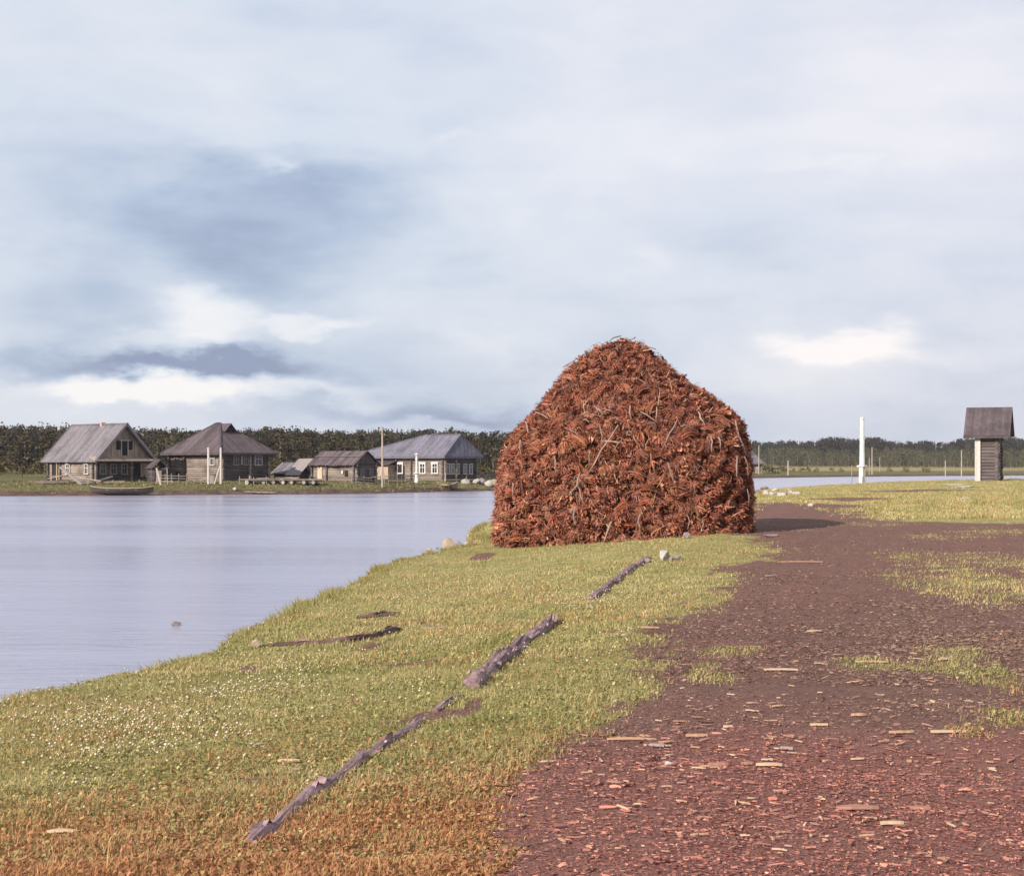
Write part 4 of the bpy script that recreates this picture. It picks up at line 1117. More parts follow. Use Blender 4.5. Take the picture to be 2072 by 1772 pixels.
def tree(kind, x, y, z, h_, w, label=None):
    nm, lab, grp, cat = TLAB[kind]
    o = link_mesh(nm, rs.choice((TD if y < 300 else TM)[kind]), None, (x, y, z)); o.scale = (h_ * w, h_ * w, h_); o.rotation_euler = (0, 0, rs.uniform(0, 6.28))
    return tag(o, label or lab, cat, grp)

# left wood: rises behind the village, skyline about 80 photo pixels over the horizon
def sky_left(px):
    return np.interp(px, [-200, 100, 250, 340, 450, 560, 640, 760, 860, 1000, 1150, 1300, 1520], [852, 858, 864, 862, 866, 861, 868, 866, 865, 870, 876, 884, 888])
items = []
def left_tree(px, d, kind, top_y):
    x = (px - CX) / F * d; z = FH(x, d); h_ = max(2.5, zat(top_y, d) - z)
    return (kind, x, d, z - .2, h_, 1.0)
for i in range(1900):
    d = 262 + 240 * rs.random(); px = rs.uniform(-250, 1330 + (d - 262) * .6)
    f = (d - 262) / 240
    top = sky_left(px) + (1 - f) * 34 * rs.random() + rs.uniform(-2, 9)
    kind = 'pine' if rs.random() < .40 * (.4 + f) else ('spruce' if rs.random() < .62 else 'birch')
    it = left_tree(px, d, kind, top); items.append((it[0], it[1], it[2], it[3], it[4], {'pine': .95, 'spruce': .95, 'birch': 1.2}[kind] * rs.uniform(.75, 1.25)))
forest_mass('forest', 'dense dark mixed forest rising behind the village on the left', items)
for i in range(110):
    px = -80 + 1130 * (i + rs.uniform(-.4, .4)) / 110; d = rs.uniform(238, 262) if px > 95 else rs.uniform(205, 250)
    kind = 'pine' if i % 4 == 0 else ('birch' if i % 4 == 1 else 'shrub')
    top = sky_left(px) + rs.uniform(26, 52) if kind != 'shrub' else rs.uniform(925, 940)
    it = left_tree(px, d, kind, top)
    w = {'pine': 1.2, 'birch': 1.5, 'shrub': 1.35}[kind] * rs.uniform(.8, 1.2)
    tree(it[0], it[1], it[2], it[3], it[4], w, {'pine': None, 'birch': 'leafy olive tree at the front edge of the wood behind the village', 'shrub': 'low olive bush at the foot of the wood behind the village'}[kind])
# right wood: birches below, a dark line of spruce and pine above
items = []
for i in range(2000):
    d = rs.uniform(900, 1040); px = rs.uniform(1180, 2350); x = (px - CX) / F * d; z = FH(x, d)
    top = 888 + 4 * math.sin(px * .021) + 2.5 * math.sin(px * .07) + rs.uniform(-3, 6) + (1 - (d - 900) / 140) * 4
    items.append(('spruce' if rs.random() < .62 else 'pine', x, d, z - .3, zat(top, d) - z, rs.uniform(.75, 1.1)))
for i in range(900):
    d = rs.uniform(800, 895); px = rs.uniform(1250, 2330); x = (px - CX) / F * d; z = FH(x, d)
    top = 906 + 3 * math.sin(px * .03 + 1) + rs.uniform(-4, 10) + (1 - (d - 800) / 95) * 8
    items.append(('birch', x, d, z - .3, zat(top, d) - z, rs.uniform(.9, 1.35)))
forest_mass('forest', 'distant two-tone wood on the right, dark conifers above olive birches', items)
for i in range(56):
    px = 1505 + 600 * (i + rs.uniform(-.4, .4)) / 56; d = rs.uniform(775, 798); x = (px - CX) / F * d; z = FH(x, d)
    tree('birch', x, d, z - .2, zat(rs.uniform(914, 930), d) - z, rs.uniform(.9, 1.3))
for px, d, top, w in ((1553, 505, 936, 1.0), (1566, 508, 938, 1.2), (1578, 510, 939, 1.1), (1588, 515, 941, 1.0), (1604, 560, 943, .9), (1622, 570, 944, 1.1), (1634, 575, 942.5, 1.2), (1652, 560, 944, .9), (1683, 600, 944, 1.0), (1702, 590, 945, 1.0), (1800, 610, 944, 1.0), (1832, 600, 943, 1.2), (1872, 600, 942, 1.3), (1552, 512, 933, .9)):
    x = (px - CX) / F * d; z = FH(x, d); o = tree('shrub', x, d, z - .1, zat(top, d) - z, w, 'low yellowish bush on the far shore meadow right of the stack')
    o['group'] = 'bushes on the far shore meadow'
# rough grass along the lip of the far bank
Vs, Ts, Cs = [], [], []; n = 9000; k = 0
fx = rng.uniform(-68, 40, n); fy = np.interp(fx, [p[0] for p in SHORE], [p[1] for p in SHORE]) + rng.uniform(.6, 16, n) ** 1.0
fz = fheight(fx, fy); hh = rng.uniform(.05, .17, n) * np.where(rng.random(n) < .08, 1.9, 1); ww = rng.uniform(.06, .2, n)
lx = rng.normal(0, .12, n)
V = np.empty((n, 3, 3)); V[:, 0] = np.stack([fx - ww, fy, fz - .05], 1); V[:, 1] = np.stack([fx + ww, fy + rng.normal(0, .1, n), fz - .05], 1); V[:, 2] = np.stack([fx + lx, fy, fz + hh], 1)
c = np.array([[.14, .13, .055], [.105, .102, .045], [.19, .16, .07], [.12, .09, .05]])[rng.integers(0, 4, n)] * rng.uniform(.8, 1.2, (n, 1))
o = link_mesh('rough_grass', np_mesh('rough_grass', V.reshape(-1, 3), np.arange(n * 3).reshape(-1, 3), np.repeat(c, 3, 0), M['grass']))
tag(o, 'rough tufted grass along the far river bank', 'grass', kind='stuff')

# ------------------------------------------------------------------ turf of the near bank
def scatter(n, y0, y1, pw, xmin=-.36, xmax=.37):
    u = rng.random(n); e = 1 - pw
    y = (y0 ** e + u * (y1 ** e - y0 ** e)) ** (1 / e)
    x = rng.uniform(xmin, xmax, n) * y + rng.uniform(-1, 1, n)
    return x, y
def blades(n, y0, y1, pw, hs, ws, straw=0.0, thr=.5, xr=(-.36, .37)):
    x, y = scatter(n, y0, y1, pw, *xr)
    s = land_s(x, y); ok = s > -.25
    x, y = x[ok], y[ok]; b = bare(x, y)
    ok = (rng.random(len(x)) > b * 1.15 - .02) ; x, y, b = x[ok], y[ok], b[ok]
    # keep the ground under the stack clear
    ok = ((np.abs((x - 2.56) / 2.85) ** 3 + np.abs((y - SY) / 2.5) ** 3) > 1); x, y, b = x[ok], y[ok], b[ok]
    z = height(x, y); D = dry(x, y); n = len(x)
    clump = np.clip(.75 + .5 * wob(x, y, 1.9, 1.0) + .35 * wob(x, y, 5.3, 2.0), .25, 1.8) if y0 < 40 else np.clip(.8 + .6 * wob(x, y, .5, 1.0), .3, 1.8)
    hgt = rng.uniform(*hs, n) * clump * (1 - .5 * b); w = rng.uniform(*ws, n)
    a = rng.uniform(0, 2 * np.pi, n); ax, ay = np.cos(a), np.sin(a)
    ln = rng.uniform(.1, .9, n) * hgt; la = rng.uniform(0, 2 * np.pi, n); lx, ly = np.cos(la) * ln + .15 * hgt, np.sin(la) * ln
    V = np.empty((n, 5, 3), np.float32)
    V[:, 0] = np.stack([x - ax * w, y - ay * w, z - .01], 1); V[:, 1] = np.stack([x + ax * w, y + ay * w, z - .01], 1)
    V[:, 2] = np.stack([x - ax * w * .8 + lx * .35, y - ay * w * .8 + ly * .35, z + hgt * .55], 1); V[:, 3] = np.stack([x + ax * w * .8 + lx * .35, y + ay * w * .8 + ly * .35, z + hgt * .55], 1)
    V[:, 4] = np.stack([x + lx, y + ly, z + hgt * .95], 1)
    base = np.arange(n)[:, None] * 5
    T = np.concatenate([base + [0, 1, 3], base + [0, 3, 2], base + [2, 3, 4]])
    g = np.array([[.31, .285, .11], [.38, .335, .14], [.24, .235, .09], [.43, .365, .16], [.34, .265, .13]])[rng.integers(0, 5, n)]
    st = np.array([[.42, .235, .105], [.50, .30, .14], [.36, .165, .085], [.44, .205, .10]])[rng.integers(0, 4, n)]
    pr = np.clip(D + straw + .34 * wob(x, y, 1.3, 9.0) + .12 * wob(x, y, 4.1, 2.0), 0, 1); m = (rng.random(n) < pr)[:, None]
    g = g * np.array([.96, .97, .95])
    pt = np.clip(.5 + .5 * wob(x, y, 1.1, 3.0) + .4 * wob(x, y, 3.7, 8.0), 0, 1)[:, None]
    g = g * (1 - pt) * np.array([.70, .78, .70]) + g * pt * np.array([1.28, 1.16, 1.4])
    col = np.where(m, st, g) * rng.uniform(.8, 1.25, (n, 1))
    return V.reshape(-1, 3), T, np.repeat(col, 5, 0)
def leaves(n, y0, y1, pw, hs, ss):
    """round clover leaflets lying nearly flat in the turf"""
    x, y = scatter(n, y0, y1, pw)
    ok = land_s(x, y) > -.1; x, y = x[ok], y[ok]; b = bare(x, y)
    ok = (rng.random(len(x)) > b * 1.2 + .02) & ((np.abs((x - 2.56) / 2.85) ** 3 + np.abs((y - SY) / 2.5) ** 3) > 1); x, y = x[ok], y[ok]
    z = height(x, y); D = dry(x, y); n = len(x)
    s = rng.uniform(*ss, n); h_ = rng.uniform(*hs, n) * np.clip(.8 + .6 * wob(x, y, 1.9, 1.0), .3, 1.7); a = rng.uniform(0, 6.28, n); tx, ty = rng.normal(0, .45, n), rng.normal(-.2, .45, n)
    V = np.empty((n, 5, 3), np.float32)
    for k in range(5):
        dx, dy = np.cos(a + k * 1.2566) * s, np.sin(a + k * 1.2566) * s
        V[:, k] = np.stack([x + dx, y + dy, z + h_ + dx * tx + dy * ty], 1)
    base = np.arange(n)[:, None] * 5; T = np.concatenate([base + [0, 1, 2], base + [0, 2, 3], base + [0, 3, 4]])
    g = np.array([[.30, .28, .11], [.37, .335, .14], [.23, .225, .088]])[rng.integers(0, 3, n)]; st = np.array([[.40, .22, .105], [.35, .16, .085]])[rng.integers(0, 2, n)]
    m = (rng.random(n) < np.clip(D * .95, 0, 1))[:, None]
    return V.reshape(-1, 3), T, np.repeat(np.where(m, st, g) * rng.uniform(.75, 1.3, (n, 1)), 5, 0)
def stuff(name, parts, mat, label, cat):
    Vs, Ts, Cs = [], [], []; nb = 0
    for v, t, c in parts: Vs.append(v); Ts.append(t + nb); Cs.append(c); nb += len(v)
    o = link_mesh(name, np_mesh(name, np.concatenate(Vs), np.concatenate(Ts), np.concatenate(Cs), mat)); return tag(o, label, cat, kind='stuff')
stuff('grass', [blades(230000, 5.6, 16, 1.6, (.018, .060), (.0014, .003)), blades(170000, 14, 48, 1.7, (.02, .065), (.003, .007)), leaves(190000, 5.6, 40, 1.9, (.008, .034), (.005, .011)),
                blades(800, 6.0, 9.5, 1.01, (.06, .13), (.0015, .003), .3, xr=(-.2, .05))],
      M['grass'], 'short clover turf with dry straw-coloured blades toward the viewer', 'grass')
stuff('meadow_grass', [blades(150000, 44, 190, 1.5, (.04, .12), (.006, .018), .0, xr=(.05, .38))], M['grass'], 'taller yellow-green grass along the far end of the near bank', 'grass')
# grass overhanging the lip of the bank
def lip():
    P_ = np.array([p for p in EDGE if 5 < p[1] < 50]); L_ = np.concatenate([[0], np.cumsum(np.hypot(*np.diff(P_, axis=0).T))]); n = 11000
    t = rng.uniform(0, L_[-1], n); x = np.interp(t, L_, P_[:, 0]) + rng.normal(0, .13, n); y = np.interp(t, L_, P_[:, 1]) + rng.normal(0, .13, n); z = height(x, y)
    k = np.clip(.5 + .8 * wob(x, y, 1.1, 5.0), .2, 1.6); h_ = rng.uniform(.04, .16, n) * k; h_ = np.where(rng.random(n) < .012, h_ * 2.2, h_); w = rng.uniform(.003, .006, n) * np.clip(y / 14, 1, 2.5)
    V = np.empty((n, 3, 3), np.float32); V[:, 0] = np.stack([x - w, y, z - .02], 1); V[:, 1] = np.stack([x + w, y, z - .02], 1); V[:, 2] = np.stack([x + rng.normal(-.03, .05, n), y + rng.normal(0, .05, n), z + h_], 1)
    c = np.array([[.17, .18, .06], [.24, .21, .075], [.30, .23, .10]])[rng.integers(0, 3, n)] * rng.uniform(.7, 1.2, (n, 1))
    return V.reshape(-1, 3), np.arange(n * 3).reshape(-1, 3), np.repeat(c, 3, 0)
stuff('lip_grass', [lip()], M['grass'], 'longer grass hanging along the lip of the near bank', 'grass')

# clover heads
CL = [(240, 1415, 160, 38, 330), (470, 1372, 130, 26, 260), (560, 1345, 90, 16, 120), (300, 1490, 150, 26, 170), (560, 1330, 120, 12, 90), (160, 1470, 70, 60, 90), (330, 1455, 160, 30, 100), (140, 1560, 60, 40, 30), (820, 1190, 130, 14, 170), (980, 1165, 170, 14, 120),
      (1190, 1238, 70, 14, 130), (1285, 1328, 45, 16, 70), (1100, 1215, 120, 24, 90), (1240, 1190, 60, 14, 60), (900, 1130, 120, 10, 60), (1350, 1160, 90, 30, 40), (1150, 1300, 130, 50, 60), (700, 1240, 120, 30, 70), (480, 1600, 240, 60, 30), (780, 1480, 240, 80, 30), (1200, 1125, 140, 16, 60), (640, 1305, 220, 20, 80), (420, 1420, 300, 50, 110), (300, 1420, 200, 60, 160), (900, 1180, 260, 40, 220), (1150, 1180, 220, 50, 200), (1000, 1350, 220, 60, 120), (700, 1290, 200, 40, 120), (1300, 1130, 130, 30, 120)]
Vs, Ts, Cs = [], [], []; nb = 0
OC = np.array([(1, 0, 0), (-1, 0, 0), (0, 1, 0), (0, -1, 0), (0, 0, 1), (0, 0, -.8), (.6, .6, .5), (-.6, .6, .5), (.6, -.6, .5), (-.6, -.6, .5)], np.float32)
OT = np.array([(0, 6, 8), (1, 9, 7), (2, 7, 6), (3, 8, 9), (4, 6, 7), (4, 7, 9), (4, 9, 8), (4, 8, 6), (0, 5, 2), (2, 5, 1), (1, 5, 3), (3, 5, 0), (0, 2, 6), (2, 1, 7), (1, 3, 9), (3, 0, 8)], np.int32)
for px, py, rx, ry, n in CL:
    for i in range(int(n * .65)):
        qx, qy = px + rng.normal(0, rx * .75), py + rng.normal(0, ry * .8)
        if qy < 1110 or qx < -30: continue
        x, y = px_ground(qx, qy, 1.36)
        xa, ya = np.array([x]), np.array([y])
        if land_s(xa, ya)[0] < .02 or bare(xa, ya)[0] > .5: continue
        r = rng.uniform(.005, .0105); z = H(x, y) + rng.uniform(.05, .10)
        Vs.append(OC * r * rng.uniform(.85, 1.15, (1, 3)) + [x, y, z]); Ts.append(OT + nb); nb += 10
        c = [(.54, .47, .34), (.60, .54, .42), (.50, .37, .27)][rng.integers(0, 3)]
        Cs.append(np.tile(c, (10, 1)) * rng.uniform(.85, 1.1))
o = link_mesh('clover_flowers', np_mesh('clover_flowers', np.concatenate(Vs), np.concatenate(Ts), np.concatenate(Cs), M['flower'])); tag(o, 'white clover flowers sprinkled through the turf', 'flowers', kind='stuff')

# bark litter trodden into the path
def litter(n, y0, y1, pw, ls, ws):
    x, y = scatter(n, y0, y1, pw, -.1, .38); b = bare(x, y); wear = np.clip(.62 + .55 * wob(x, y, .8, 2.0) + .3 * wob(x, y, 2.7, 5.0), .12, 1)
    ok = rng.random(n) < b * wear + .012; x, y = x[ok], y[ok]; n = len(x); z = height(x, y); D = dry(x, y)
    L = rng.uniform(*ls, n) * rng.uniform(.5, 1, n); w = rng.uniform(*ws, n); a = np.where(rng.random(n) < .35, rng.normal(0, .6, n), rng.uniform(0, 6.28, n)); ca, sa = np.cos(a), np.sin(a); tl = rng.normal(0, .16, n); tw = rng.normal(0, .5, n); bow = np.abs(rng.normal(0, .12, n)) * L
    V = np.empty((n, 6, 3), np.float32); h_ = rng.uniform(.003, .014, n)
    for k, (u, v) in enumerate(((-.5, -.5), (-.5, .5), (0, -.5), (0, .5), (.5, -.35), (.5, .35))):
        dx, dy = u * L, v * w
        V[:, k] = np.stack([x + dx * ca - dy * sa, y + dx * sa + dy * ca, z + h_ + np.abs(dx * tl) + dy * tw + bow * (1 - 4 * u * u) * .5], 1)
    base = np.arange(n)[:, None] * 6; T = np.concatenate([base + t for t in ([0, 2, 3], [0, 3, 1], [2, 4, 5], [2, 5, 3])])
    pal = np.array([[.132, .076, .064], [.166, .094, .080], [.215, .12, .098], [.30, .18, .135], [.42, .28, .19], [.085, .047, .046]])
    col = pal[rng.choice(6, n, p=[.27, .28, .2, .11, .04, .10])] * rng.uniform(.8, 1.2, (n, 1)); col = col * (1 + D[:, None] * np.array([.62, .16, .13]))
    tn = sst(.14, .27, x / y + .06 * wob(x, y, .9, 4.0)) * (1 - D); col = np.where((rng.random(n) < .55 * tn)[:, None], col * .4 + .6 * np.array([.33, .235, .155]), col)
    return V.reshape(-1, 3), T, np.repeat(col, 6, 0)
stuff('bark_litter', [litter(130000, 5.4, 15, 1.4, (.006, .030), (.002, .007)), litter(4200, 5.4, 14, 1.2, (.03, .09), (.005, .013)), litter(130000, 11, 52, 1.9, (.014, .05), (.003, .009))], M['chip'], 'brown bark litter trodden into the path', 'bark litter')

# ------------------------------------------------------------------ single chips, sticks, logs, stones
def sliver(name, label, cat, px, py, wpx, tone, ang=0.0, wid=.25, group=None, thick=.012, bend=.03, tilt=0.0):
    """a split piece of wood or bark lying on the ground"""
    g = G(px, py); L = wpx * g.y / F; w = max(.009, L * wid); b = MB(); n = 6; tp_ = random.uniform(.1, .85); bend *= random.uniform(0, .9)
    V = []
    for i in range(n + 1):
        t = -1 + 2 * i / n; k = w / 2 * (1 - tp_ * abs(t) ** 2.2) * random.uniform(.7, 1.15); zc = L * bend * (1 - t * t) + thick + .008 + tilt * t * L
        for (sy, sz) in ((-1, 0), (1, 0), (1, thick), (-1, thick)): V.append((t * L / 2, sy * k, zc + sz - thick))
    Fc = []
    for i in range(n):
        for k in range(4): Fc.append((i*4+k, i*4+(k+1) % 4, (i+1)*4+(k+1) % 4, (i+1)*4+k))
    Fc += [(3, 2, 1, 0), tuple(n*4 + k for k in range(4))]
    b.add(V, Fc, tone); o = b.build(name, M['chip'], None, (g.x, g.y, g.z)); o.rotation_euler = (0, 0, ang)
    tag(o, label, cat, group); return o
TAN, ROSE, PALE, GREYW = (.38, .235, .155), (.31, .165, .125), (.46, .335, .23), (.28, .225, .205)
CH = [(1735, 1640, 86, ROSE, .0, .30, 'largest flat bark slab on the path, near its lower right corner'), (1556, 1552, 53, PALE, -.05, .24, 'bright pointed chip in a row of three on the lower path, rightmost of the row'),
      (1453, 1551, 42, ROSE, .0, .3, 'flat reddish chip, leftmost of the row of three on the lower path'), (1512, 1549, 26, ROSE, .1, .3, 'small reddish chip, middle of the row of three on the lower path'),
      (1592, 1518, 26, GREYW, -.3, .55, 'broad grey oval chip above the row of three'), (1738, 1450, 32, TAN, 0, .4, 'short square tan chip halfway up the path, above the long stick pieces'),
      (1925, 1484, 84, PALE, .03, .12, 'long bright splinter at the right edge of the path'), (1824, 1485, 52, TAN, .08, .16, 'tan splinter just left of the long bright one at the right edge'),
      (1580, 1358, 68, PALE, -.04, .07, 'thin pale stick lying on the path below the grass tuft'), (1648, 1279, 32, PALE, .25, .22, 'bright tilted chip in the middle distance of the path'),
      (1764, 1342, 66, TAN, -.12, .13, 'curved tan bark strip on the edge of a grass patch'), (1805, 1671, 48, PALE, .05, .2, 'bright chip near the bottom right below the largest slab'),
      (1410, 1492, 44, TAN, 0, .26, 'tan chip near the path edge, left of the middle'), (1657, 1470, 36, PALE, 0, .13, 'thin bright splinter in the middle of the path'),
      (1473, 1474, 20, PALE, 0, .2, 'tiny bright splinter left of the thin one in mid path'), (1913, 1336, 34, PALE, .5, .25, 'bright chip among grass at the right edge'),
      (1315, 1272, 38, TAN, -.1, .3, 'flat tan chip at the bend of the turf edge'), (1278, 1500, 100, TAN, -.06, .03, 'very thin long twig lying at the left edge of the path'),
      (1862, 1640, 42, ROSE, 0, .26, 'rosy chip just right of the largest slab'), (1330, 1512, 34, GREYW, -.5, .35, 'grey forked chip beside the thin long twig'),
      (1560, 1166, 26, GREYW, .5, .3, 'pale flat chip high on the path right of the turf tongue'), (1540, 1054, 36, PALE, .1, .06, 'light stick lying at the foot of the stack shadow'), (1620, 1138, 90, TAN, 0, .05, 'long thin stick across the upper path')]
for px, py, w, tone, ang, wid, lab in CH: sliver('wood_chip', lab, 'wood chip', px, py, w, tone, ang, wid, 'large chips lying on the path')
rc = random.Random(3); pal = [TAN, ROSE, PALE, (.36, .2, .15), (.44, .28, .18)]
nch = 0
while nch < 210:
    px, py = rc.uniform(1020, 2060), 1290 + 450 * rc.random() ** .7
    x, y = px_ground(px, py, 1.5)
    if bare(np.array([x]), np.array([y]))[0] < .7: continue
    sliver('small_chip', 'small pale chip among the bark litter of the path', 'wood chip', px, py, rc.uniform(8, 32), rc.choice(pal), rc.gauss(0, .75), rc.uniform(.07, .30), 'small chips scattered over the path', thick=.006, bend=rc.uniform(0, .06), tilt=rc.gauss(0, .05)); nch += 1
WD = [(592, 1402, 48, TAN, .2, .22, 'short tan stick with a dark end in the left turf'), (584, 1543, 44, PALE, .05, .14, 'bright straight splinter in the dry turf left of the long log'), (522, 1508, 40, (.3, .2, .22), -.05, .1, 'thin mauve stick in the left turf'),
      (356, 1647, 34, ROSE, .15, .25, 'rosy bark piece in the dry turf at lower left'), (712, 1421, 34, (.2, .09, .08), -.05, .18, 'dark red stick on the bare spot left of the rough log'), (128, 1688, 66, PALE, -.03, .2, 'pale plank end in the grass at the bottom left corner'),
      (560, 1676, 60, (.5, .36, .28), .5, .2, 'broken board beside the lower end of the long log'), (880, 1272, 60, GREYW, .18, .09, 'grey flat stick beyond the dark furrow'), (850, 1262, 22, (.16, .09, .07), .3, .4, 'dark bark scrap near the grey flat stick'), (600, 1560, 20, (.3, .2, .2), 0, .2, 'small grey splinter under the bright straight one')]
for px, py, w, tone, ang, wid, lab in WD: sliver('wood_scrap', lab, 'wood scrap', px, py, w, tone, ang, wid, 'wood scraps in the turf', bend=.05)

logm = wood_mat('weathered_log', (0.13, 0.08, 0.084), (0.34, 0.225, 0.235), (9, 9, 30), blotch=.5)
furm = wood_mat('furrow_pit_brown', (0.05, 0.03, 0.03), (0.15, 0.085, 0.085), (5, 5, 12), blotch=.5)  # dark brown for the strips added in the furrow and the pit
def log(label, pxs, r, mat, sink=.35, name='log', jit=.2, bark=0):
    pts = []
    for i in range(len(pxs) - 1):
        a, b_ = G(*pxs[i]), G(*pxs[i + 1]); n = max(3, int((b_ - a).length / .04))
        for k in range(n): pts.append(a.lerp(b_, k / n))
    pts.append(G(*pxs[-1])); A = pts[0].copy(); pp = []; rad = []; sd_ = random.uniform(0, 50)
    for i, p in enumerate(pts):
        w = mnoise.noise(Vector((p.x * 2.1, p.y * 2.1, 3))); z = H(p.x, p.y); m_ = min(i, len(pts) - 1 - i)
        rr = r * (1 + .28 * mnoise.noise(Vector((p.x * 2.5, p.y * 2.5, 9)))) * (.55 + .45 * min(1, m_ / 4))
        dip = r * .45 * max(-.3, mnoise.noise(Vector((p.x * 1.6, p.y * 1.6, 31 + sd_))))
        pp.append(Vector((p.x + .008 * w, p.y, z + rr * (1 - 2 * sink) - dip)) - A); rad.append(rr)
    SG = 26; V = []; cc = []
    for i, p in enumerate(pp):
        d = (pp[min(i + 1, len(pp) - 1)] - pp[max(i - 1, 0)]).normalized(); a_ = d.cross(Vector((0, 0, 1))).normalized(); b_ = a_.cross(d).normalized(); t = i * .04
        for k in range(SG):
            th = 2 * math.pi * k / SG
            rg = 1 + jit * (.9 * mnoise.noise(Vector((math.cos(th) * 2.2, math.sin(th) * 2.2, t * 1.5 + sd_))) + .8 * mnoise.noise(Vector((math.cos(th) * 6, math.sin(th) * 6, t * 3 + sd_))) + .35 * mnoise.noise(Vector((th * 6, t * 22, sd_))))
            V.append(p + (a_ * math.cos(th) + b_ * math.sin(th)) * rad[i] * rg)
            cc.append((.75 + .9 * max(0, mnoise.noise(Vector((math.cos(th) * 5, math.sin(th) * 5, t * 4 + sd_ + 7)))),) * 3)
    Fc = [(i*SG+k, i*SG+(k+1) % SG, (i+1)*SG+(k+1) % SG, (i+1)*SG+k) for i in range(len(pp) - 1) for k in range(SG)] + [tuple(range(SG-1, -1, -1)), tuple((len(pp)-1)*SG + k for k in range(SG))]
    b = MB(); b.add(V, Fc); b.c = cc
    e = empty(name, A); tag(e, label, 'log', 'half buried logs in the turf'); b.build('trunk', mat, e)
    if bark:
        for k in range(bark):
            i = random.randrange(1, len(pp) - 1); L = random.uniform(.08, .22); s_ = MB(); d = (pp[min(i + 2, len(pp) - 1)] - pp[i]).normalized(); up = Vector((0, 0, 1)); sd = d.cross(up).normalized()
            o = pp[i] + up * rad[i] * random.uniform(.5, 1.0) + sd * random.uniform(-1.0, 1.0) * rad[i]
            ribbon(s_, [o - d * L / 2, o + up * random.uniform(.005, .03), o + d * L / 2 + up * random.uniform(-.01, .04)], random.uniform(.015, .04), (sd + up * random.gauss(0, .5)).normalized(), random.choice([.7, 1.2, 1.6, (1.5, 1.1, .9)])); s_.build('bark_flake', mat, e)
    return e
log('long thin weathered log running up from the bottom edge of the turf', [(505, 1712), (600, 1640), (700, 1565), (790, 1500), (862, 1453)], .046, logm, .52, jit=.14, bark=14)
log('short low stump of log almost buried in bare soil between two longer logs', [(880, 1440), (935, 1412)], .035, logm, .4)
log('thick rough-barked log in the middle of the turf', [(958, 1394), (1000, 1352), (1060, 1302), (1118, 1258)], .078, logm, .46, jit=.24, bark=30)
log('farther grey log lying in the grass below the stack', [(1196, 1214), (1245, 1180), (1290, 1146), (1312, 1130)], .062, logm, .5, jit=.22, bark=12)
log('dark log-shaped strip standing in for bare soil along the washed-out furrow on the left', [(536, 1308), (620, 1304), (700, 1299), (760, 1289), (812, 1276)], .048, furm, .45, 'furrow_pit_strip', .3, bark=14)  # log shape added in place of the furrow's dark soil edge
log('short black log-shaped strip standing in for a dark pit above the furrow', [(722, 1251), (770, 1247), (810, 1243)], .05, furm, .5, 'furrow_pit_strip', .3, bark=5)  # log shape added in place of a dark hole in the turf

def rock(label, px, py, wpx, hpx, mat, seed, group=None, cuts=11, near=True, d=None, name='stone', sink=.15, loc=None, sq=.8):
    g = loc if loc is not None else (G(px, py) if near else FP(px, d)); sc = g.y / F; rr = random.Random(seed)
    bm = bmesh.new(); bmesh.ops.create_icosphere(bm, subdivisions=3, radius=1.0)
    pl_ = [(Vector((rr.gauss(0, 1), rr.gauss(0, 1), rr.gauss(0, 1))).normalized(), rr.uniform(.42, .78)) for _ in range(cuts + 3)]
    for v in bm.verts:
        for n_, k in pl_:
            t = v.co.dot(n_)
            if t > k: v.co -= n_ * (t - k) * .92
        v.co += v.co.normalized() * .05 * mnoise.noise(v.co * 2.5 + Vector((seed, 0, 0)))
    xs = [v.co.x for v in bm.verts]; zs = [v.co.z for v in bm.verts]; wx, wz = max(xs) - min(xs), max(zs) - min(zs); zmin = min(zs)
    for v in bm.verts:
        v.co.x *= wpx * sc / wx; v.co.y *= wpx * sc * sq / wx; v.co.z = (v.co.z - zmin) * hpx * sc * (1 + sink) / wz - hpx * sc * sink
    me = bpy.data.meshes.new(name); bm.to_mesh(me); bm.free(); me.materials.append(mat)
    o = link_mesh(name, me, None, (g.x, g.y, g.z)); return tag(o, label, 'stone', group)
g1 = 'stones at the foot of the stack'
rock('broad mauve stone at the foot of the stack, leftmost of a cluster', 1361, 1084, 20, 12, M['stone_mauve'], 1, g1); rock('tallest stone of the cluster at the foot of the stack', 1376, 1086, 15, 17, M['stone_mauve'], 2, g1)
rock('right dark stone of the cluster at the foot of the stack', 1389, 1089, 14, 13, M['stone_mauve'], 3, g1); rock('flat low stone just behind the cluster at the foot of the stack', 1380, 1077, 30, 7, M['stone_mauve'], 4, g1)
rock('angular white stone in the turf below the stack', 1345, 1134, 22, 21, M['stone'], 5, cuts=10); rock('flat grey stone right of the angular white one', 1371, 1133, 18, 11, M['stone_mauve'], 6); rock('dark stone left of the angular white one', 1308, 1138, 22, 9, M['stone_mauve'], 7)
rock('small dark stone nestled under the angular white one', 1358, 1135, 12, 9, M['stone_mauve'], 71)
rock('white stone lying alone on the lower path', 1355, 1550, 20, 11, M['stone'], 8, cuts=9)
rock('pale pebble on the path edge beside the turf', 1245, 1420, 9, 6, M['stone'], 9)
rock('grey slab-like stone in the path shadow right of the stack', 1563, 1085, 30, 5, M['stone_mauve'], 10); rock('small pale stone on the grass behind the stack shadow', 1640, 1023, 12, 6, M['stone'], 11)
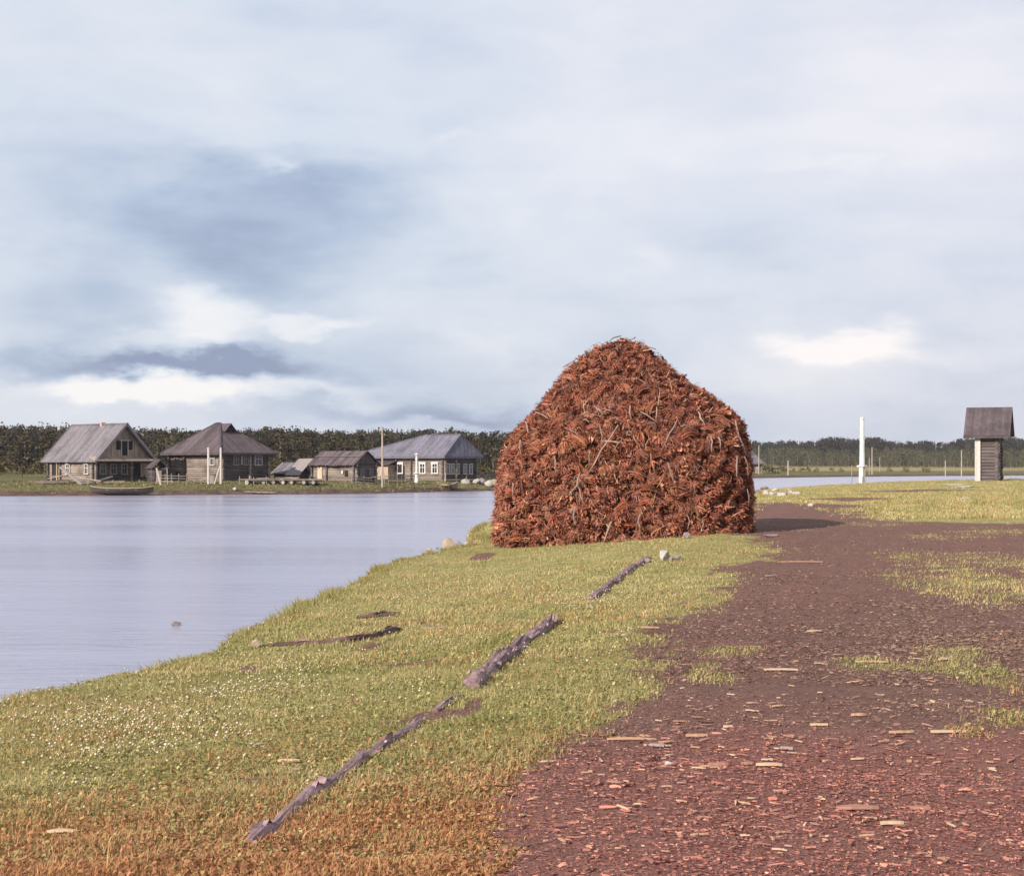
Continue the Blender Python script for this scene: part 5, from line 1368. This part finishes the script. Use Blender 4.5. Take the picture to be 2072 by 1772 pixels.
# shore boulders: standing on the river edge
def at_water(px, py): 
    x, y = px_ground(px, py, 0.0); return Vector((x, y, 0.0))
def shore(px, py, z): x, y = px_ground(px, py, z); return Vector((x, y, z))
rock('large tan boulder on the river edge left of the stack', 0, 0, 46, 36, M['stone_tan'], 12, 'boulders at the near river edge', 8, loc=shore(913, 1124, .62), sink=.5)
rock('dark rounded boulder leaning behind the large tan one', 0, 0, 20, 26, M['stone_mauve'], 13, 'boulders at the near river edge', 6, loc=shore(929, 1118, .62), sink=.5)
rock('small tan boulder standing alone in the water left of the large one', 0, 0, 13, 7, M['stone_tan'], 14, 'boulders at the near river edge', 6, loc=at_water(868, 1114))
rock('tiny dark stone in the water beside the small tan boulder', 0, 0, 5, 4, M['stone_mauve'], 15, 'boulders at the near river edge', 5, loc=at_water(884.5, 1110))
rock('white upright stone between the tan boulder and the soil bank', 0, 0, 9, 12, M['stone'], 16, 'boulders at the near river edge', 8, loc=shore(944, 1108, .85), sink=.4)
rock('tan boulder set into the soil bank beside the stack', 0, 0, 20, 22, M['stone_tan'], 17, 'boulders at the near river edge', 6, loc=shore(952, 1099, .75), sink=.6)
rock('brown stone breaking the surface of the river at lower left', 0, 0, 19, 9, M['stone_mauve'], 18, None, 5, loc=at_water(356, 1265), name='river_stone')
rock('brown stone at the broken lip of the turf beside the furrow', 0, 0, 20, 18, M['stone_tan'], 19, None, 7, loc=G(520, 1310))
g2 = 'pale stones heaped right of the stack'
for i, (px, py, w, h_, lab) in enumerate(((1545, 992, 18, 9, 'grey stone at the back of the pale heap right of the stack'), (1533, 999, 14, 8, 'rounded grey stone at the left end of the pale heap'), (1532, 1004.5, 13, 4, 'low flat stone in front of the left end of the pale heap'),
        (1552, 1001, 15, 10, 'white leaning stone in the middle left of the pale heap'), (1567, 995.5, 16, 8, 'white stone at the top middle of the pale heap'), (1563, 1003, 15, 9, 'bright blocky stone at the front of the pale heap'),
        (1582, 1005, 22, 9, 'long white stone at the right front of the pale heap'), (1577, 1000, 13, 6, 'grey stone behind the long white one in the heap'), (1601, 998, 12, 6, 'small stone between the heap and the outlying white one'), (1613, 1001, 18, 8, 'outlying white stone right of the pale heap'), (1599, 993, 14, 4, 'flat pale stone behind the small one right of the heap'))):
    rock(lab, px, py, w, h_, M['stone'] if i not in (0, 1, 7) else M['stone_mauve'], 30 + i, g2, 8)
for i, (px, py, w, h_, lab) in enumerate(((1951, 1012, 34, 6, 'white flat slab in the grass at the right edge'), (1955, 987, 46, 5, 'pale low slab behind the white one at the right edge'), (1930, 981, 60, 3, 'thin grey slab farthest back at the right edge'))):
    rock(lab, px, py, w, h_, M['stone'], 50 + i, 'flat slabs at the right edge', 8)
g3 = 'pale boulders on the far shore'
for i, (px, d, w, h_, m_, lab) in enumerate(((943, 210, 18, 10, 'stone', 'white boulder standing apart, leftmost of the far shore boulders'), (963, 209.5, 17, 12, 'stone', 'big pale block second from left among the far shore boulders'), (977, 212.5, 18, 13, 'stone_mauve', 'dark boulder behind the pale ones on the far shore'),
        (988, 209, 19, 13, 'stone', 'white boulder in front of the right group on the far shore'), (1001, 213.5, 20, 12, 'stone_tan', 'tan boulder at the right end of the far shore group'), (972, 210.5, 12, 8, 'stone', 'small pale boulder between the two bigger white ones'))):
    rock(lab, px, 0, w, h_, M[m_], 60 + i, g3, 7, near=False, d=d)
rock('small white boulder beside the timber platform', 499, 0, 8, 9, M['stone'], 80, None, 6, near=False, d=185)
rock('pale stone at the waterline below the hipped house', 475, 0, 9, 6, M['stone'], 81, None, 6, near=False, d=178.6)
# ------------------------------------------------------------------ sky, sun, camera
SUN = Vector((-0.62, -0.785, 0.0)).normalized(); EL = 26.0
to_sun = Vector((SUN.x * math.cos(R(EL)), SUN.y * math.cos(R(EL)), math.sin(R(EL))))
ld = bpy.data.lights.new('sun', 'SUN'); ld.energy = 5.0; ld.angle = R(0.6); ld.color = (1.0, 0.90, 0.78)
lo = bpy.data.objects.new('sun', ld); COL.objects.link(lo); lo.rotation_euler = to_sun.to_track_quat('Z', 'Y').to_euler(); lo.location = (-30, -30, 40)

w = bpy.data.worlds.new('World'); scene.world = w; w.use_nodes = True; nt = w.node_tree
bg = nt.nodes['Background']
sky = nt.nodes.new('ShaderNodeTexSky'); sky.sky_type = 'NISHITA'; sky.sun_disc = False; sky.sun_elevation = R(EL)
sky.sun_rotation = math.atan2(to_sun.x, to_sun.y); sky.air_density = 1.2; sky.dust_density = 1.5
tc = nt.nodes.new('ShaderNodeTexCoord'); sx = nt.nodes.new('ShaderNodeSeparateXYZ'); nt.links.new(tc.outputs['Generated'], sx.inputs[0])
az = math_(nt, 'ARCTAN2', sx.outputs[0], sx.outputs[1]); el = math_(nt, 'ARCSINE', sx.outputs[2])
def comb(a, b, c=0.0):
    n = nt.nodes.new('ShaderNodeCombineXYZ')
    for s, v in zip(n.inputs, (a, b, c)):
        if hasattr(v, 'is_output'): nt.links.new(v, s)
        else: s.default_value = v
    return n.outputs[0]
# cloud layers seen by direction: azimuth and elevation, flattened toward the horizon
nv = comb(math_(nt, 'MULTIPLY', az, 5.0), math_(nt, 'MULTIPLY', el, 16.0))
warp = noise_(nt, nv, 1.9, 6, 0.58); warp2 = noise_(nt, comb(math_(nt, 'MULTIPLY', az, 6.0), math_(nt, 'MULTIPLY', el, 13.0), 4.0), 2.4, 6, 0.58)
waz = math_(nt, 'ADD', az, math_(nt, 'MULTIPLY', math_(nt, 'SUBTRACT', warp, .5), .10))
wel = math_(nt, 'ADD', el, math_(nt, 'MULTIPLY', math_(nt, 'SUBTRACT', warp2, .5), .058))
def blob(px, py, rx, ry, amp, soft=1.0):
    a0 = math.atan((px - CX) / F); e0 = math.atan((HY - py) / F)
    dx = math_(nt, 'DIVIDE', math_(nt, 'SUBTRACT', waz, a0), rx / F); dy = math_(nt, 'DIVIDE', math_(nt, 'SUBTRACT', wel, e0), ry / F)
    r2 = math_(nt, 'ADD', math_(nt, 'MULTIPLY', dx, dx), math_(nt, 'MULTIPLY', dy, dy))
    if soft < 1: r2 = math_(nt, 'MULTIPLY', r2, r2)          # firmer edge for the heaped clouds
    return math_(nt, 'MULTIPLY', math_(nt, 'POWER', 2.718, math_(nt, 'MULTIPLY', r2, -1.0)), amp)
tot = math_(nt, 'ADD', math_(nt, 'ADD', 0.42, math_(nt, 'MULTIPLY', math_(nt, 'SUBTRACT', noise_(nt, comb(math_(nt, 'MULTIPLY', az, 9.0), math_(nt, 'MULTIPLY', el, 24.0), 7.0), 1.0, 7, .55, .3), .5), .40)), math_(nt, 'MULTIPLY', math_(nt, 'SUBTRACT', noise_(nt, nv, .55, 7, .52, .25), .5), .34))
BL = [(500, 470, 260, 150, -.24), (660, 390, 190, 70, -.12), (300, 420, 200, 60, -.06), (150, 600, 190, 100, -.12), (250, 735, 320, 34, -.27), (480, 745, 180, 20, -.20), (900, 850, 380, 34, -.26), (180, 600, 120, 80, -.05), (700, 780, 220, 24, -.08), (820, 250, 260, 50, -.05),
      (430, 655, 105, 58, .34, 0), (330, 690, 110, 32, .12, 0), (330, 560, 140, 50, .12), (640, 660, 105, 22, .26, 0), (290, 800, 190, 36, .40, 0), (170, 825, 60, 14, .12, 0), (480, 800, 260, 24, .22), (140, 830, 50, 14, .25), (1690, 705, 125, 46, .40, 0), (1760, 680, 60, 30, .12, 0), (1820, 730, 110, 24, .22), (1600, 770, 240, 22, .08),
      (900, 300, 70, 16, .12), (590, 340, 60, 16, .16), (480, 250, 260, 60, .08), (1100, 380, 260, 60, .08), (1500, 300, 420, 50, .10), (1700, 360, 130, 14, .10), (980, 690, 110, 26, .10), (1900, 250, 260, 160, .12), (1290, 520, 50, 30, .10), (900, 870, 130, 9, .10), (700, 60, 900, 90, .03), (200, 100, 250, 80, .06), (1800, 150, 500, 220, .10), (1200, 200, 400, 120, .05), (1000, 760, 500, 60, -.04)]
for b in BL: tot = math_(nt, 'ADD', tot, blob(*b))
cl = ramp(nt, tot, [(0.05, (0.25, 0.30, 0.46)), (0.24, (0.43, 0.51, 0.66)), (0.42, (0.64, 0.69, 0.79)), (0.60, (0.77, 0.79, 0.845)), (0.82, (0.93, 0.90, 0.91))])
# warmer, greyer toward the right as in the photograph's sky
rt = math_(nt, 'MULTIPLY', math_(nt, 'ADD', az, .1), 2.2, clamp=True)
cl = mixc(nt, math_(nt, 'MULTIPLY', rt, .55), cl, mixc(nt, 1.0, cl, (1.05, 0.965, .965), 'MULTIPLY'))
m1 = nt.nodes.new('ShaderNodeMix'); m1.data_type = 'RGBA'; m1.inputs[0].default_value = .92
sm = nt.nodes.new('ShaderNodeVectorMath'); sm.operation = 'SCALE'; sm.inputs[3].default_value = .10 * 10; nt.links.new(sky.outputs[0], sm.inputs[0])
KSKY = 0.75
cm = nt.nodes.new('ShaderNodeVectorMath'); cm.operation = 'SCALE'; cm.inputs[3].default_value = KSKY * 10; nt.links.new(cl, cm.inputs[0])
nt.links.new(sm.outputs[0], m1.inputs[6]); nt.links.new(cm.outputs[0], m1.inputs[7])
nt.links.new(m1.outputs[2], bg.inputs['Color']); bg.inputs['Strength'].default_value = 0.10

cd = bpy.data.cameras.new('camera'); cam = bpy.data.objects.new('camera', cd); COL.objects.link(cam)
cam.location = (0, 0, EYE); cam.rotation_euler = (R(90), 0, 0); cd.sensor_width = 36.0; cd.sensor_fit = 'HORIZONTAL'; cd.lens = 36.0 * F / 2072.0
cd.shift_y = (HY - 886.0) / 2072.0; cd.clip_start = 0.1; cd.clip_end = 6000
scene.camera = cam
scene.view_settings.view_transform = 'Standard'; scene.view_settings.look = 'None'
scene.view_settings.exposure = 0.55; scene.view_settings.gamma = 1.0; scene.view_settings.use_curve_mapping = False
scene.cycles.max_bounces = 6; scene.cycles.diffuse_bounces = 3; scene.cycles.glossy_bounces = 3; scene.cycles.transmission_bounces = 2

# ------------------------------------------------------------------ thin river haze
hz = MB(); hz.box((-900, -40, -1.2), (900, 1500, 45)); hm = bpy.data.materials.new('haze'); hm.use_nodes = True; nt = hm.node_tree
for n in list(nt.nodes):
    if n.type == 'BSDF_PRINCIPLED': nt.nodes.remove(n)
pv = nt.nodes.new('ShaderNodeVolumePrincipled'); pv.inputs['Color'].default_value = (.86, .86, .95, 1); pv.inputs['Density'].default_value = .00010; pv.inputs['Anisotropy'].default_value = .2
nt.links.new(pv.outputs[0], nt.nodes['Material Output'].inputs['Volume'])
tag(hz.build('haze', hm), 'thin pale haze over the river', 'haze', kind='stuff')
scene.cycles.volume_bounces = 0
